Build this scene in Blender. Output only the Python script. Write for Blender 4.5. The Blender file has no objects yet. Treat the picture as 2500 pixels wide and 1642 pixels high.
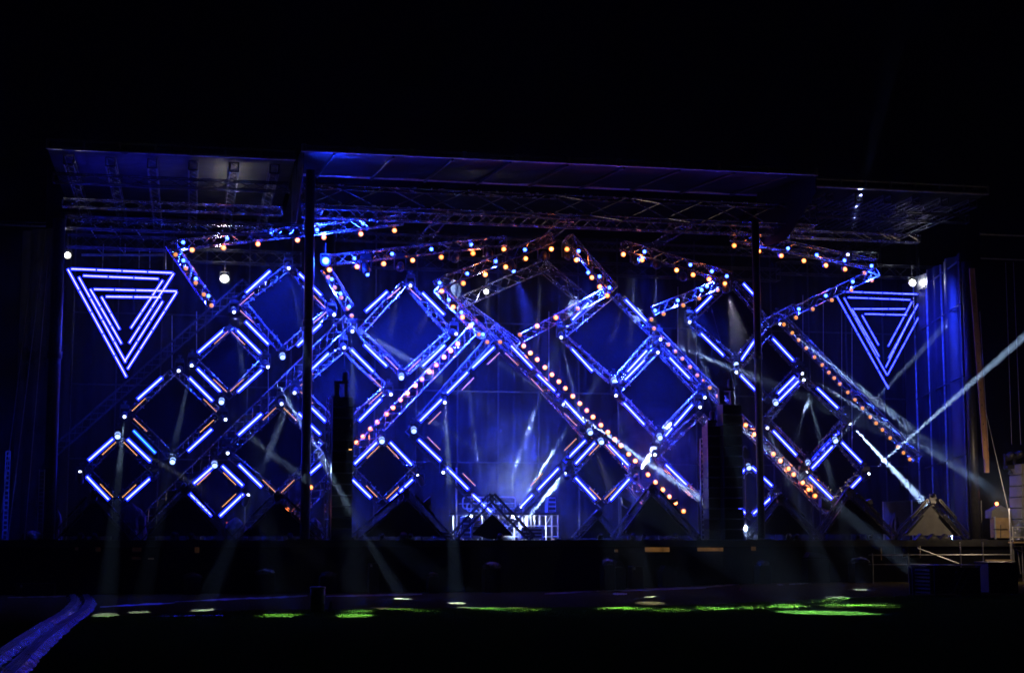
import bpy, math, random
from mathutils import Vector, Matrix, Quaternion
random.seed(7)
SC = bpy.context.scene
COL = SC.collection

# ------------------------------------------------------------------ camera, sky, exposure
F_PX, EYE, PITCH, YAW = 3900.0, 1.75, math.radians(7.235), math.radians(11.4)
cd = bpy.data.cameras.new('camera'); cam = bpy.data.objects.new('camera', cd); COL.objects.link(cam)
cam.location = (0, 0, EYE); cam.rotation_euler = (math.pi/2 + PITCH, 0, 0)
cd.sensor_width = 36; cd.lens = F_PX/2500*36; cd.clip_end = 2000; cd.clip_start = .1
SC.camera = cam
world = bpy.data.worlds.new('World'); SC.world = world; world.use_nodes = True
wn = world.node_tree; bg = wn.nodes['Background']
sky = wn.nodes.new('ShaderNodeTexSky'); sky.sky_type = 'NISHITA'; sky.sun_disc = False
sky.sun_elevation = math.radians(-6); sky.sun_rotation = math.radians(200)
wn.links.new(sky.outputs[0], bg.inputs['Color']); bg.inputs['Strength'].default_value = 0.010
vs = SC.view_settings
vs.view_transform = 'Standard'; vs.look = 'None'; vs.exposure = 0; vs.gamma = 1
cy = SC.cycles
cy.use_denoising = True; cy.max_bounces = 4; cy.diffuse_bounces = 1; cy.glossy_bounces = 2
cy.transmission_bounces = 3; cy.volume_bounces = 0; cy.caustics_reflective = False; cy.caustics_refractive = False
cy.use_adaptive_sampling = False; cy.filter_width = 1.7; cy.sample_clamp_indirect = 4

HAZE, SMOKE = 0.00030, 0.0013
E_BAR, E_BARD, E_AMB, E_ORB, E_ORD, E_BLU, E_WHT, E_SIGN = 50, 7, 3, 12, 1.1, 30, 8, 52
W_BEAM, W_GND = 2400000, 105000
W_BLUE = 9000

# ------------------------------------------------------------------ the stage frame: x along the stage front, y into its depth
O = Vector((0, 55, 0))
MST = Matrix.Translation(O) @ Matrix.Rotation(YAW, 4, 'Z')
MSI = MST.inverted()
CAMS = MSI @ Vector((0, 0, EYE))
KR = {1:(0,340,3.719),2:(0,760,3.719),3:(0,1140,3.114),4:(600,340,3.719),5:(600,760,3.719),6:(600,1140,3.719),
      7:(1200,340,3.719),8:(1200,760,3.719),9:(1200,1140,3.719),10:(1800,340,3.397),11:(1800,760,3.397),12:(1800,1140,3.397)}
def q(k, x, y): a = KR[k]; return (a[0]+x/a[2], a[1]+y/a[2])
def ray(px, py):
    x, y = (px-1250)/F_PX, (821-py)/F_PX
    w = Vector((x, math.cos(PITCH)-y*math.sin(PITCH), math.sin(PITCH)+y*math.cos(PITCH)))
    return Matrix.Rotation(-YAW, 3, 'Z') @ w
def P(pt, d):
    """point of the stage plane at depth d that is surveyed in direction pt"""
    r = ray(*pt); t = (d-CAMS.y)/r.y
    return CAMS + r*t
def gz(sx):
    t = min(max(sx/10, 0), 1); return .25*t*t*(3-2*t)
def G(pt):
    r = ray(*pt); z = 0
    for _ in range(8):
        t = (z-CAMS.z)/r.z; p = CAMS + r*t; z = gz(p.x)
    return p
def V(*a): return Vector(a)

# ------------------------------------------------------------------ materials
def mat(name, col, rough=.5, metal=0, em=None, es=0, noise=0, nscale=8, bump=0, bscale=30, spec=None, sample=True):
    m = bpy.data.materials.new(name); m.use_nodes = True
    nt = m.node_tree; b = nt.nodes['Principled BSDF']
    b.inputs['Base Color'].default_value = (*col, 1); b.inputs['Roughness'].default_value = rough
    b.inputs['Metallic'].default_value = metal
    if spec is not None: b.inputs['Specular IOR Level'].default_value = spec
    if em:
        b.inputs['Emission Color'].default_value = (*em, 1); b.inputs['Emission Strength'].default_value = es
        m.cycles.emission_sampling = 'FRONT' if sample else 'NONE'
    if noise or bump:
        tc = nt.nodes.new('ShaderNodeTexCoord')
    if noise:
        n = nt.nodes.new('ShaderNodeTexNoise'); n.inputs['Scale'].default_value = nscale; n.inputs['Detail'].default_value = 6
        nt.links.new(tc.outputs['Object'], n.inputs['Vector'])
        r = nt.nodes.new('ShaderNodeValToRGB')
        r.color_ramp.elements[0].position = .3; r.color_ramp.elements[1].position = .7
        r.color_ramp.elements[0].color = (*[c*(1-noise) for c in col], 1); r.color_ramp.elements[1].color = (*[min(1, c*(1+noise)) for c in col], 1)
        nt.links.new(n.outputs[0], r.inputs[0]); nt.links.new(r.outputs[0], b.inputs['Base Color'])
        mr = nt.nodes.new('ShaderNodeMapRange'); mr.inputs[3].default_value = max(.05, rough-.12); mr.inputs[4].default_value = min(1, rough+.12)
        nt.links.new(n.outputs[0], mr.inputs[0]); nt.links.new(mr.outputs[0], b.inputs['Roughness'])
    if bump:
        n2 = nt.nodes.new('ShaderNodeTexNoise'); n2.inputs['Scale'].default_value = bscale; n2.inputs['Detail'].default_value = 5
        nt.links.new(tc.outputs['Object'], n2.inputs['Vector'])
        bp = nt.nodes.new('ShaderNodeBump'); bp.inputs['Strength'].default_value = bump; bp.inputs['Distance'].default_value = .05
        nt.links.new(n2.outputs[0], bp.inputs['Height']); nt.links.new(bp.outputs[0], b.inputs['Normal'])
    return m
BLUE, ORANGE = (.021, .024, 1), (1, .20, .05)
M = dict(
    alu=mat('aluminium', (.50, .51, .54), .25, .75, noise=.25, nscale=5),
    dark=mat('black_steel', (.035, .035, .04), .42, .5, noise=.4, nscale=9),
    black=mat('black_paint', (.012, .012, .013), .45, noise=.4, nscale=6),
    cloth=mat('black_cloth', (.003, .003, .004), .95, noise=.3, nscale=12, bump=.15, bscale=9, spec=.08),
    drape=mat('grey_drape', (.007, .007, .010), .9, noise=.4, nscale=.7, bump=.3, bscale=3, spec=.2),
    vinyl=mat('dark_vinyl', (.004, .004, .005), .3, noise=.35, nscale=1.2, bump=.25, bscale=1.3),
    plastic=mat('plastic_film', (.10, .11, .13), .22, noise=.4, nscale=5, bump=.8, bscale=6),
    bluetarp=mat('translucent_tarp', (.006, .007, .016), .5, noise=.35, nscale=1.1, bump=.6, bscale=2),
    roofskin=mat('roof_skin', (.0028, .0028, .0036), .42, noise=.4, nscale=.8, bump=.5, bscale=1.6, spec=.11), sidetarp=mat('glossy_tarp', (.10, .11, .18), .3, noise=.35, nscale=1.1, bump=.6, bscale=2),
    deck=mat('deck_board', (.03, .03, .032), .6, noise=.4, nscale=3),
    house=mat('lamp_housing', (.02, .02, .022), .4, noise=.3, nscale=12),
    tan=mat('painted_plywood', (.36, .25, .13), .7, noise=.3, nscale=3),
    beamtan=mat('primer_steel', (.34, .19, .11), .55, noise=.25, nscale=2),
    grey=mat('grey_canvas', (.16, .155, .15), .85, noise=.2, nscale=3, bump=.2),
    case=mat('flight_case', (.30, .32, .36), .45, noise=.3, nscale=4),
    rail=mat('galvanised_rail', (.5, .5, .52), .38, .7, noise=.25, nscale=7),
    rubber=mat('cable_rubber', (.010, .010, .012), .3, spec=.3, noise=.5, nscale=3, bump=.6, bscale=16),
    film=mat('blue_sheen_film', (.004, .0045, .012), .26, noise=.6, nscale=5, bump=1.6, bscale=11, spec=.22),
    redp=mat('red_paint', (.45, .05, .03), .5, noise=.2),
    orgp=mat('orange_paint', (.6, .16, .03), .5, noise=.2),
    bhalo=mat('blue_halo', (.02, .02, .1), .3, em=(.006, .022, 1), es=2.6, sample=False), bdhalo=mat('dim_blue_halo', (.02, .02, .1), .3, em=(.01, .06, 1), es=.5, sample=False),  # blue halo round the LED bars and blue flood, put into emission
    wrim=mat('white_glow_ring', (.3, .3, .3), .3, em=(1, .97, .82), es=.5, sample=False),  # white glare round the flood lens, put into emission
    orim=mat('orange_glow_ring', (.3, .12, .05), .3, em=(1, .24, .03), es=1.4, sample=False),  # orange glow round the lens core, put into emission
    bar=mat('blue_led', (.1, .1, .2), .4, em=BLUE, es=E_BAR),
    barw=mat('white_blue_led', (.1, .1, .2), .4, em=(.026, .022, 1), es=E_SIGN),
    bard=mat('dim_blue_led', (.1, .1, .2), .4, em=(.02, .13, 1), es=E_BARD),
    amb=mat('amber_led', (.2, .1, .05), .4, em=(1, .40, .10), es=E_AMB, sample=False),
    orb=mat('orange_lens', (.2, .1, .05), .3, em=ORANGE, es=E_ORB),
    ordm=mat('dim_orange_lens', (.2, .1, .05), .3, em=(1, .34, .045), es=E_ORD),
    blu=mat('blue_lens', (.1, .1, .2), .3, em=(.02, .06, 1), es=E_BLU),
    wht=mat('white_lens', (.2, .2, .2), .3, em=(.62, .72, 1), es=E_WHT, sample=False),
    wash=mat('wash_lens', (.2, .2, .2), .3, em=(.30, .46, 1), es=3),
    flood=mat('flood_lens', (.2, .2, .2), .3, em=(1, .98, .86), es=90),
    floodb=mat('blue_flood_lens', (.2, .2, .2), .3, em=(.006, .03, 1), es=60),
    indicator=mat('indicator', (.2, .1, .05), .3, em=(1, .45, .12), es=3, sample=False),
)

# ------------------------------------------------------------------ mesh builder
class MB:
    def __init__(s): s.v = []; s.f = []
    def quad(s, a, b, c, d):
        i = len(s.v); s.v += [Vector(a), Vector(b), Vector(c), Vector(d)]; s.f.append((i, i+1, i+2, i+3)); return s
    def tube(s, a, b, r, n=6, r2=None, cap=True):
        a, b = Vector(a), Vector(b); u = b-a
        if u.length < 1e-6: return s
        u.normalize(); h = Vector((0, 0, 1)) if abs(u.z) < .9 else Vector((1, 0, 0))
        e = u.cross(h).normalized(); g = u.cross(e); r2 = r if r2 is None else r2; i = len(s.v)
        for k in range(n):
            t = 2*math.pi*k/n; o = e*math.cos(t)+g*math.sin(t)
            s.v.append(a+o*r); s.v.append(b+o*r2)
        for k in range(n):
            j = (k+1) % n; s.f.append((i+2*k, i+2*j, i+2*j+1, i+2*k+1))
        if cap:
            s.f.append(tuple(i+2*k for k in range(n))[::-1]); s.f.append(tuple(i+2*k+1 for k in range(n)))
        return s
    def path(s, pts, r, n=6):
        for a, b in zip(pts, pts[1:]): s.tube(a, b, r, n)
        return s
    def box(s, c, d, R=None, bev=0):
        c = Vector(c); hx, hy, hz = d[0]/2, d[1]/2, d[2]/2; i = len(s.v)
        pts = []
        if bev:
            bx, bz = hx-bev, hz-bev
            ring = [(-hx, -bz), (-bx, -hz), (bx, -hz), (hx, -bz), (hx, bz), (bx, hz), (-bx, hz), (-hx, bz)]
            for y in (-hy, hy): pts += [Vector((x, y, z)) for x, z in ring]
            fs = [tuple(range(8)), tuple(range(15, 7, -1))] + [(k, k+8, (k+1) % 8+8, (k+1) % 8) for k in range(8)]
        else:
            pts = [Vector((x, y, z)) for x in (-hx, hx) for y in (-hy, hy) for z in (-hz, hz)]
            fs = [(0, 1, 3, 2), (4, 6, 7, 5), (0, 4, 5, 1), (2, 3, 7, 6), (0, 2, 6, 4), (1, 5, 7, 3)]
        s.v += [c+(R @ p if R else p) for p in pts]
        s.f += [tuple(i+k for k in f) for f in fs]; return s
    def dot(s, c, n, r, h=.5, k=8):
        c, n = Vector(c), Vector(n).normalized(); hh = Vector((0, 0, 1)) if abs(n.z) < .9 else Vector((1, 0, 0))
        e = n.cross(hh).normalized(); g = n.cross(e); i = len(s.v)
        for t in range(k): a = 2*math.pi*t/k; s.v.append(c+(e*math.cos(a)+g*math.sin(a))*r)
        s.v.append(c+n*r*h)
        for t in range(k): s.f.append((i+t, i+(t+1) % k, i+k))
        return s
    def lathe(s, c, ax, prof, n=14):
        c, ax = Vector(c), Vector(ax).normalized(); hh = Vector((0, 0, 1)) if abs(ax.z) < .9 else Vector((1, 0, 0))
        e = ax.cross(hh).normalized(); g = ax.cross(e); i = len(s.v)
        for (r, z) in prof:
            for t in range(n): a = 2*math.pi*t/n; s.v.append(c+ax*z+(e*math.cos(a)+g*math.sin(a))*max(r, 1e-4))
        for j in range(len(prof)-1):
            for t in range(n):
                u = (t+1) % n; s.f.append((i+j*n+t, i+j*n+u, i+(j+1)*n+u, i+(j+1)*n+t))
        s.f.append(tuple(i+t for t in range(n))[::-1]); s.f.append(tuple(i+(len(prof)-1)*n+t for t in range(n)))
        return s
    def prism(s, pts, th, dirv=(0, 1, 0)):
        i = len(s.v); n = len(pts); d = Vector(dirv)*th
        s.v += [Vector(p) for p in pts]+[Vector(p)+d for p in pts]
        s.f.append(tuple(range(i, i+n))); s.f.append(tuple(range(i+2*n-1, i+n-1, -1)))
        for k in range(n): j = (k+1) % n; s.f.append((i+k, i+k+n, i+j+n, i+j))
        return s
    def mesh(s, name, m, org=None, smooth=False):
        me = bpy.data.meshes.new(name); o = Vector(org) if org is not None else Vector()
        me.from_pydata([tuple(v-o) for v in s.v], [], s.f); me.materials.append(m)
        if smooth: me.polygons.foreach_set('use_smooth', [True]*len(me.polygons))
        me.update(); return me

def empty(name, org, label, cat, group=None, rot=None):
    o = bpy.data.objects.new(name, None); COL.objects.link(o); o.empty_display_size = .1
    o.matrix_world = MST @ Matrix.Translation(Vector(org)) @ (rot.to_matrix().to_4x4() if rot else Matrix())
    tag(o, label, cat, group); o['org'] = list(org); return o
def tag(o, label=None, cat=None, group=None, kind=None):
    if label: o['label'] = label
    if cat: o['category'] = cat
    if group: o['group'] = group
    if kind: o['kind'] = kind
def put(name, me, parent, loc=(0, 0, 0), rot=None):
    o = bpy.data.objects.new(name, me); COL.objects.link(o); o.parent = parent; o.location = loc
    if rot: o.rotation_mode = 'QUATERNION'; o.rotation_quaternion = rot
    return o
def part(name, mb, m, parent, org, smooth=False, label=None):
    o = put(name, mb.mesh(name, M[m] if isinstance(m, str) else m, org, smooth), parent)
    if label: o['label'] = label
    return o
def single(name, mb, m, org, label=None, cat=None, group=None, kind=None, smooth=False):
    o = bpy.data.objects.new(name, mb.mesh(name, M[m] if isinstance(m, str) else m, org, smooth)); COL.objects.link(o)
    o.matrix_world = MST @ Matrix.Translation(Vector(org)); tag(o, label, cat, group, kind); return o

def truss_mb(p0, p1, w, rc=.026, rl=.015, pitch=None, h=None, flat=False):
    p0, p1 = Vector(p0), Vector(p1); u = (p1-p0); L = u.length; u.normalize()
    y = Vector((0, 1, 0)) if abs(u.y) < .9 else Vector((0, 0, 1))
    e1 = (y-u*y.dot(u)).normalized(); e2 = u.cross(e1).normalized(); h = h or w
    a, b = w/2, h/2; cs = [e1*a+e2*b, e1*a-e2*b, -e1*a-e2*b, -e1*a+e2*b]
    if flat: cs = [e2*b, -e2*b]
    ch, lc = MB(), MB()
    for c in cs: ch.tube(p0+c, p1+c, rc)
    n = max(2, round(L/(pitch or w*1.15)))
    for k in range(len(cs) if not flat else 1):
        c0, c1 = cs[k], cs[(k+1) % len(cs)]
        for i in range(n):
            s0, s1 = i/n*L, (i+1)/n*L
            A, B = (c0, c1) if (i+k) % 2 else (c1, c0)
            lc.tube(p0+u*s0+A, p0+u*s1+B, rl, 5, cap=False)
        for s0 in (0, L): lc.tube(p0+u*s0+c0, p0+u*s0+c1, rc*.9, 5)
    return ch, lc
def truss(name, p0, p1, w, label, group, m='alu', cat='truss', **k):
    t = empty(name, p0, label, cat, group)
    ch, lc = truss_mb(p0, p1, w, **k)
    part('chord', ch, m, t, p0); part('lacing', lc, m, t, p0); return t

def bar_parts(p0, p1, parent, org, m='bar', r=.046, step=.058, dead=()):
    p0, p1 = Vector(p0), Vector(p1); u = p1-p0; L = u.length; u.normalize()
    e = Vector((0, 1, 0)); g = u.cross(e)
    R = Matrix((u, e, g)).transposed()
    hs = part('led_bar', MB().box((p0+p1)/2+e*.065, (L+.05, .09, r*2.3), R), 'house', parent, org)
    n = max(3, round(L/step)); d = MB()
    for i in range(n):
        if i in dead: continue
        d.dot(p0+u*L*(i+.5)/n+e*.018, -e, r*.74, .8, 7)
    part('led_row', d, m, hs, org)
    part('halo_strip', MB().box((p0+p1)/2+e*.021, (L+.05, .006, r*3.3), R), 'bhalo' if m != 'bard' else 'bdhalo', hs, org); return hs  # glowing strip added for the blue halo along the LEDs
def amber_parts(p0, p1, parent, org, n=11):
    p0, p1 = Vector(p0), Vector(p1); u = p1-p0; L = u.length; u.normalize()
    e = Vector((0, 1, 0)); R = Matrix((u, e, u.cross(e))).transposed()
    hs = part('amber_strip', MB().box((p0+p1)/2+e*.05, (L+.08, .06, .06), R), 'house', parent, org)
    d = MB()
    for i in range(n): d.dot(p0+u*L*i/(n-1)+e*.018, -e, .016, .4, 6)
    part('amber_row', d, 'amb', hs, org)

ORD = ['first', 'second', 'third', 'fourth', 'fifth', 'sixth', 'seventh', 'eighth', 'ninth', 'tenth', 'eleventh', 'twelfth',
       'thirteenth', 'fourteenth', 'fifteenth', 'sixteenth', 'seventeenth', 'eighteenth', 'nineteenth', 'twentieth', 'twenty-first', 'twenty-second', 'twenty-third', 'twenty-fourth', 'twenty-fifth']

# ------------------------------------------------------------------ ground
def ground_mat():
    m = bpy.data.materials.new('field'); m.use_nodes = True; nt = m.node_tree; b = nt.nodes['Principled BSDF']; L = nt.links.new
    tc = nt.nodes.new('ShaderNodeTexCoord'); sep = nt.nodes.new('ShaderNodeSeparateXYZ'); L(tc.outputs['Object'], sep.inputs[0])
    n1 = nt.nodes.new('ShaderNodeTexNoise'); n1.inputs['Scale'].default_value = .35; n1.inputs['Detail'].default_value = 6; L(tc.outputs['Object'], n1.inputs['Vector'])
    n2 = nt.nodes.new('ShaderNodeTexNoise'); n2.inputs['Scale'].default_value = 14; n2.inputs['Detail'].default_value = 8; L(tc.outputs['Object'], n2.inputs['Vector'])
    # worn dirt strip in front of the stage, grass beyond it
    ma = nt.nodes.new('ShaderNodeMath'); ma.operation = 'MULTIPLY_ADD'; L(n1.outputs[0], ma.inputs[0]); ma.inputs[1].default_value = 3.2; mw = nt.nodes.new('ShaderNodeMath'); mw.operation = 'MULTIPLY_ADD'; L(sep.outputs[0], mw.inputs[0]); mw.inputs[1].default_value = -.75; mw.inputs[2].default_value = -6.6
    mx0 = nt.nodes.new('ShaderNodeMath'); mx0.operation = 'MAXIMUM'; L(mw.outputs[0], mx0.inputs[0]); mx0.inputs[1].default_value = 0
    ad = nt.nodes.new('ShaderNodeMath'); ad.operation = 'ADD'; L(mx0.outputs[0], ad.inputs[0]); L(sep.outputs[1], ad.inputs[1]); L(ad.outputs[0], ma.inputs[2])
    mr = nt.nodes.new('ShaderNodeMapRange'); L(ma.outputs[0], mr.inputs[0]); mr.inputs[1].default_value = -12.6; mr.inputs[2].default_value = -10.8
    g = nt.nodes.new('ShaderNodeValToRGB'); L(n2.outputs[0], g.inputs[0])
    g.color_ramp.elements[0].color = (.018, .05, .006, 1); g.color_ramp.elements[1].color = (.06, .13, .012, 1); g.color_ramp.elements[0].position = .35; g.color_ramp.elements[1].position = .68
    d = nt.nodes.new('ShaderNodeValToRGB'); L(n2.outputs[0], d.inputs[0])
    d.color_ramp.elements[0].color = (.03, .027, .012, 1); d.color_ramp.elements[1].color = (.12, .10, .040, 1); d.color_ramp.elements[0].position = .35; d.color_ramp.elements[1].position = .7
    mx = nt.nodes.new('ShaderNodeMixRGB'); L(mr.outputs[0], mx.inputs[0]); L(g.outputs[0], mx.inputs[1]); L(d.outputs[0], mx.inputs[2]); L(mx.outputs[0], b.inputs['Base Color'])
    b.inputs['Roughness'].default_value = .85; b.inputs['Specular IOR Level'].default_value = 0
    bp = nt.nodes.new('ShaderNodeBump'); bp.inputs['Strength'].default_value = .7; bp.inputs['Distance'].default_value = .04; L(n2.outputs[0], bp.inputs['Height']); L(bp.outputs[0], b.inputs['Normal'])
    return m
xs = [-420, -200, -100, -60, -40]+[-30+i for i in range(61)]+[40, 60, 100, 200, 420]
ys = [-160, -110, -80, -62, -50, -40, -30, -20, -10, 0, 10, 20, 40, 80, 200, 600]
gm = MB(); gm.v = [V(x, y, gz(x)) for y in ys for x in xs]; nx = len(xs)
gm.f = [(j*nx+i, j*nx+i+1, (j+1)*nx+i+1, (j+1)*nx+i) for j in range(len(ys)-1) for i in range(nx-1)]
single('ground', gm, ground_mat(), (0, 0, 0), kind='structure')
# short grass tufts where the field is lit
gr = MB(); rg = random.Random(3)
for i in range(26000):
    sx, sy = rg.uniform(-13, 15), -12.9-abs(rg.gauss(0, 2.2))
    if sx < -8.8: sy -= (-8.8-sx)*.75
    z = gz(sx); h = rg.uniform(.012, .03); a = rg.uniform(0, 6.28); c, s_ = math.cos(a)*.012, math.sin(a)*.012
    lx, ly = rg.uniform(-.02, .02), rg.uniform(-.02, .02); k = len(gr.v)
    gr.v += [V(sx-c, sy-s_, z), V(sx+c, sy+s_, z), V(sx+lx, sy+ly, z+h)]; gr.f.append((k, k+1, k+2))
gmt = bpy.data.materials.new('grass_blade'); gmt.use_nodes = True; nt = gmt.node_tree; nt.nodes.clear()
g1 = nt.nodes.new('ShaderNodeBsdfDiffuse'); g1.inputs[0].default_value = (.045, .12, .01, 1); g2 = nt.nodes.new('ShaderNodeBsdfTranslucent'); g2.inputs[0].default_value = (.05, .15, .006, 1)
g3 = nt.nodes.new('ShaderNodeMixShader'); g3.inputs[0].default_value = .35; g4 = nt.nodes.new('ShaderNodeOutputMaterial')
nt.links.new(g1.outputs[0], g3.inputs[1]); nt.links.new(g2.outputs[0], g3.inputs[2]); nt.links.new(g3.outputs[0], g4.inputs[0])
single('grass', gr, gmt, (0, 0, 0), kind='stuff')
# lilac strips over the dirt; swaths of purple light put into their colour
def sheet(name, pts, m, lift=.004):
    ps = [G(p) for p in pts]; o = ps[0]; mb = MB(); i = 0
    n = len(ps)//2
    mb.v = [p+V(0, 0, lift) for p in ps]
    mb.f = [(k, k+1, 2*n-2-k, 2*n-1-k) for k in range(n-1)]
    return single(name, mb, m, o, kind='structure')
swath_mat = mat('light_swath', (.22, .19, .22), .4, noise=.5, nscale=1.6, bump=.5, bscale=7)
rw = random.Random(5)
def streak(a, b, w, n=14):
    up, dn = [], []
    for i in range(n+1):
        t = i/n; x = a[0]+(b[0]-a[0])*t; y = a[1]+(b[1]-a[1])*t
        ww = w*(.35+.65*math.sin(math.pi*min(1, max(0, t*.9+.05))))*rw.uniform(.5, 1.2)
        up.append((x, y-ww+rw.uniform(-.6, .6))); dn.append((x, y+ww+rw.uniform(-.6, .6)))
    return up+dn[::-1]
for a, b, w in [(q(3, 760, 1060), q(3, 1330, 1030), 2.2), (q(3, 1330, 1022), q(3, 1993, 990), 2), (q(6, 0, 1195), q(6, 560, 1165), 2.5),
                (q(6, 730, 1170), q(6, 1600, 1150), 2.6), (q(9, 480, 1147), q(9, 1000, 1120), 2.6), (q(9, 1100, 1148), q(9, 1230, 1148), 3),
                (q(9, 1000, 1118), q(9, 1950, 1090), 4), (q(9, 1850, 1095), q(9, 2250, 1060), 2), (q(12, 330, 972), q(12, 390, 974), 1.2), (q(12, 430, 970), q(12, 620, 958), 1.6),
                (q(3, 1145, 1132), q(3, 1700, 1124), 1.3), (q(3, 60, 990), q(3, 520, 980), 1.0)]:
    sheet('light_swath', streak(a, b, w), swath_mat)

# ------------------------------------------------------------------ stage deck and skirt
DZ = 1.735
x0, x1 = P((-160, 1316), 0).x, P((2470, 1316), 0).x
st = empty('stage_deck', (0, 0, 0), 'long black stage deck with dark skirt and small openings under its edge', 'stage')
part('deck', MB().box(((x0+x1)/2, 6.2, DZ-.06), (x1-x0, 12.8, .12)), 'deck', st, (0, 0, 0))
part('fascia', MB().box(((x0+x1)/2, -.225, DZ-.10), (x1-x0, .05, .20)).box(((x0+x1)/2, -.24, DZ-.215), (x1-x0, .06, .03)), 'black', st, (0, 0, 0))
holes = []
for (k, xa, xb, ya, yb) in [(3, 570, 595, 605, 630), (3, 725, 765, 605, 640), (3, 1005, 1075, 608, 640), (3, 1000, 1070, 680, 700), (3, 1125, 1170, 688, 700), (3, 1480, 1515, 605, 650),
                            (9, 1118, 1150, 745, 768), (9, 1395, 1620, 725, 766), (9, 1870, 2108, 728, 760), (12, 115, 160, 655, 690), (12, 265, 305, 658, 668),
                            (12, 1190, 1205, 665, 770), (12, 1370, 1420, 658, 750), (12, 1430, 1530, 655, 750)]:
    a, b = P(q(k, xa, ya), -.2), P(q(k, xb, yb), -.2); holes.append((a.x, b.x, b.z, a.z))
holes.sort(); sk = MB(); top = DZ-.23
edges = sorted({x0, x1} | {h[0] for h in holes} | {h[1] for h in holes} | {x0+(x1-x0)*i/24 for i in range(25)})
for a, b in zip(edges, edges[1:]):
    if b-a < 1e-3: continue
    mid = (a+b)/2; cuts = [(h[2], min(h[3], top)) for h in holes if h[0] <= mid <= h[1]]
    lo = gz(mid)-.1; zz = lo
    for c in sorted(cuts):
        if c[0] > zz: sk.box((mid, -.16+.012*math.sin(a*3), (zz+c[0])/2), (b-a, .04, c[0]-zz))
        zz = max(zz, c[1])
    if top > zz: sk.box((mid, -.16+.012*math.sin(a*3), (zz+top)/2), (b-a, .04, top-zz))
part('skirt', sk, 'cloth', st, (0, 0, 0))
for i in range(17):
    x = x0+(x1-x0)*(i+.5)/17
    for d in (.6, 2.6): part('leg', MB().tube((x, d, gz(x)-.05), (x, d, DZ-.1), .03), 'rail', st, (0, 0, 0))
    if i % 2: part('brace', MB().tube((x, .6, .3), (x+(x1-x0)/17, .6, DZ-.2), .02), 'rail', st, (0, 0, 0))
for h in holes: part('backing_board', MB().box(((h[0]+h[1])/2+.1, 3.0, .95), (h[1]-h[0]+1.0, .04, 1.4)), 'tan', st, (0, 0, 0))

# ------------------------------------------------------------------ lights
def point(pos, col, watts, r=.08, parent=None):
    l = bpy.data.lights.new('lamp_light', 'POINT'); l.color = col; l.energy = watts; l.shadow_soft_size = r
    o = bpy.data.objects.new('lamp_light', l); COL.objects.link(o)
    if parent: o.parent = parent; o.location = Vector(pos)-Vector(parent['org'])
    else: o.matrix_world = MST @ Matrix.Translation(Vector(pos))
    return o
def spot(pos, tgt, col, watts, deg, parent, blend=.35, r=.045):
    l = bpy.data.lights.new('spot_light', 'SPOT'); l.color = col; l.energy = watts; l.spot_size = math.radians(deg); l.spot_blend = blend; l.shadow_soft_size = r
    o = bpy.data.objects.new('spot_light', l); COL.objects.link(o); o.parent = parent
    d = (Vector(tgt)-Vector(pos)).normalized(); o.location = Vector(pos)-Vector(parent['org'])
    o.rotation_mode = 'QUATERNION'; o.rotation_quaternion = d.to_track_quat('-Z', 'Y'); return o
for x, w in ((-12.5, 5), (-9.4, 5), (4.5, 32), (7.3, 36), (13.2, 60)):   # unseen lamps added to light the boards behind the skirt holes
    k = empty('work_lamp', (x, 1.6, .75), 'added unseen bulb lighting boards under the stage deck, '+{-12.5: 'furthest left', -9.4: 'second from the left', 4.5: 'at the centre', 7.3: 'second from the right', 13.2: 'furthest right'}[x], 'lamp', 'added bulbs under the deck')
    part('socket', MB().tube((x, 1.6, .75), (x, 1.6, .9), .03), 'black', k, (x, 1.6, .75))
    part('bulb', MB().lathe((x, 1.6, .75), (0, 0, -1), [(.02, 0), (.05, .05), (.05, .08), (.02, .12)]), 'indicator', k, (x, 1.6, .75))
    point((x, 1.45, .65), (1, .66, .34), w, .05, k)

# ------------------------------------------------------------------ masts
def mast(pt, d, r, ztop, label, foot=True):
    p = P(pt, d); p.z = DZ
    t = empty('mast', p, label, 'mast', 'tall masts that carry the roof')
    part('shaft', MB().tube(p, V(p.x, p.y, ztop), r, 20), 'dark', t, p, True)
    part('base_plate', MB().box(p+V(0, 0, .02), (r*3.4, r*3.4, .04)), 'dark', t, p)
    part('collar', MB().tube(V(p.x, p.y, ztop*.62), V(p.x, p.y, ztop*.62+.25), r*1.18, 20), 'dark', t, p, True)
zA = (P((745, 366), -2).z+P((1985, 428), -2).z)/2
mast((744, 1316), .8, .165, zA, 'thick black mast crossing the upper left diamond, left of the centre')
mast((1859, 1316), .8, .135, zA-1.2, 'thick black mast right of the tall black speaker stacks')
mast((117, 1316), 1.2, .21, P((140, 535), 1.2).z, 'leftmost mast, black, beside the blue-lit tarp')
mast((2383, 1316), 1.2, .18, P((2370, 640), 1.2).z, 'rightmost mast, grey sheen, beside the long tan steel beam')

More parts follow.
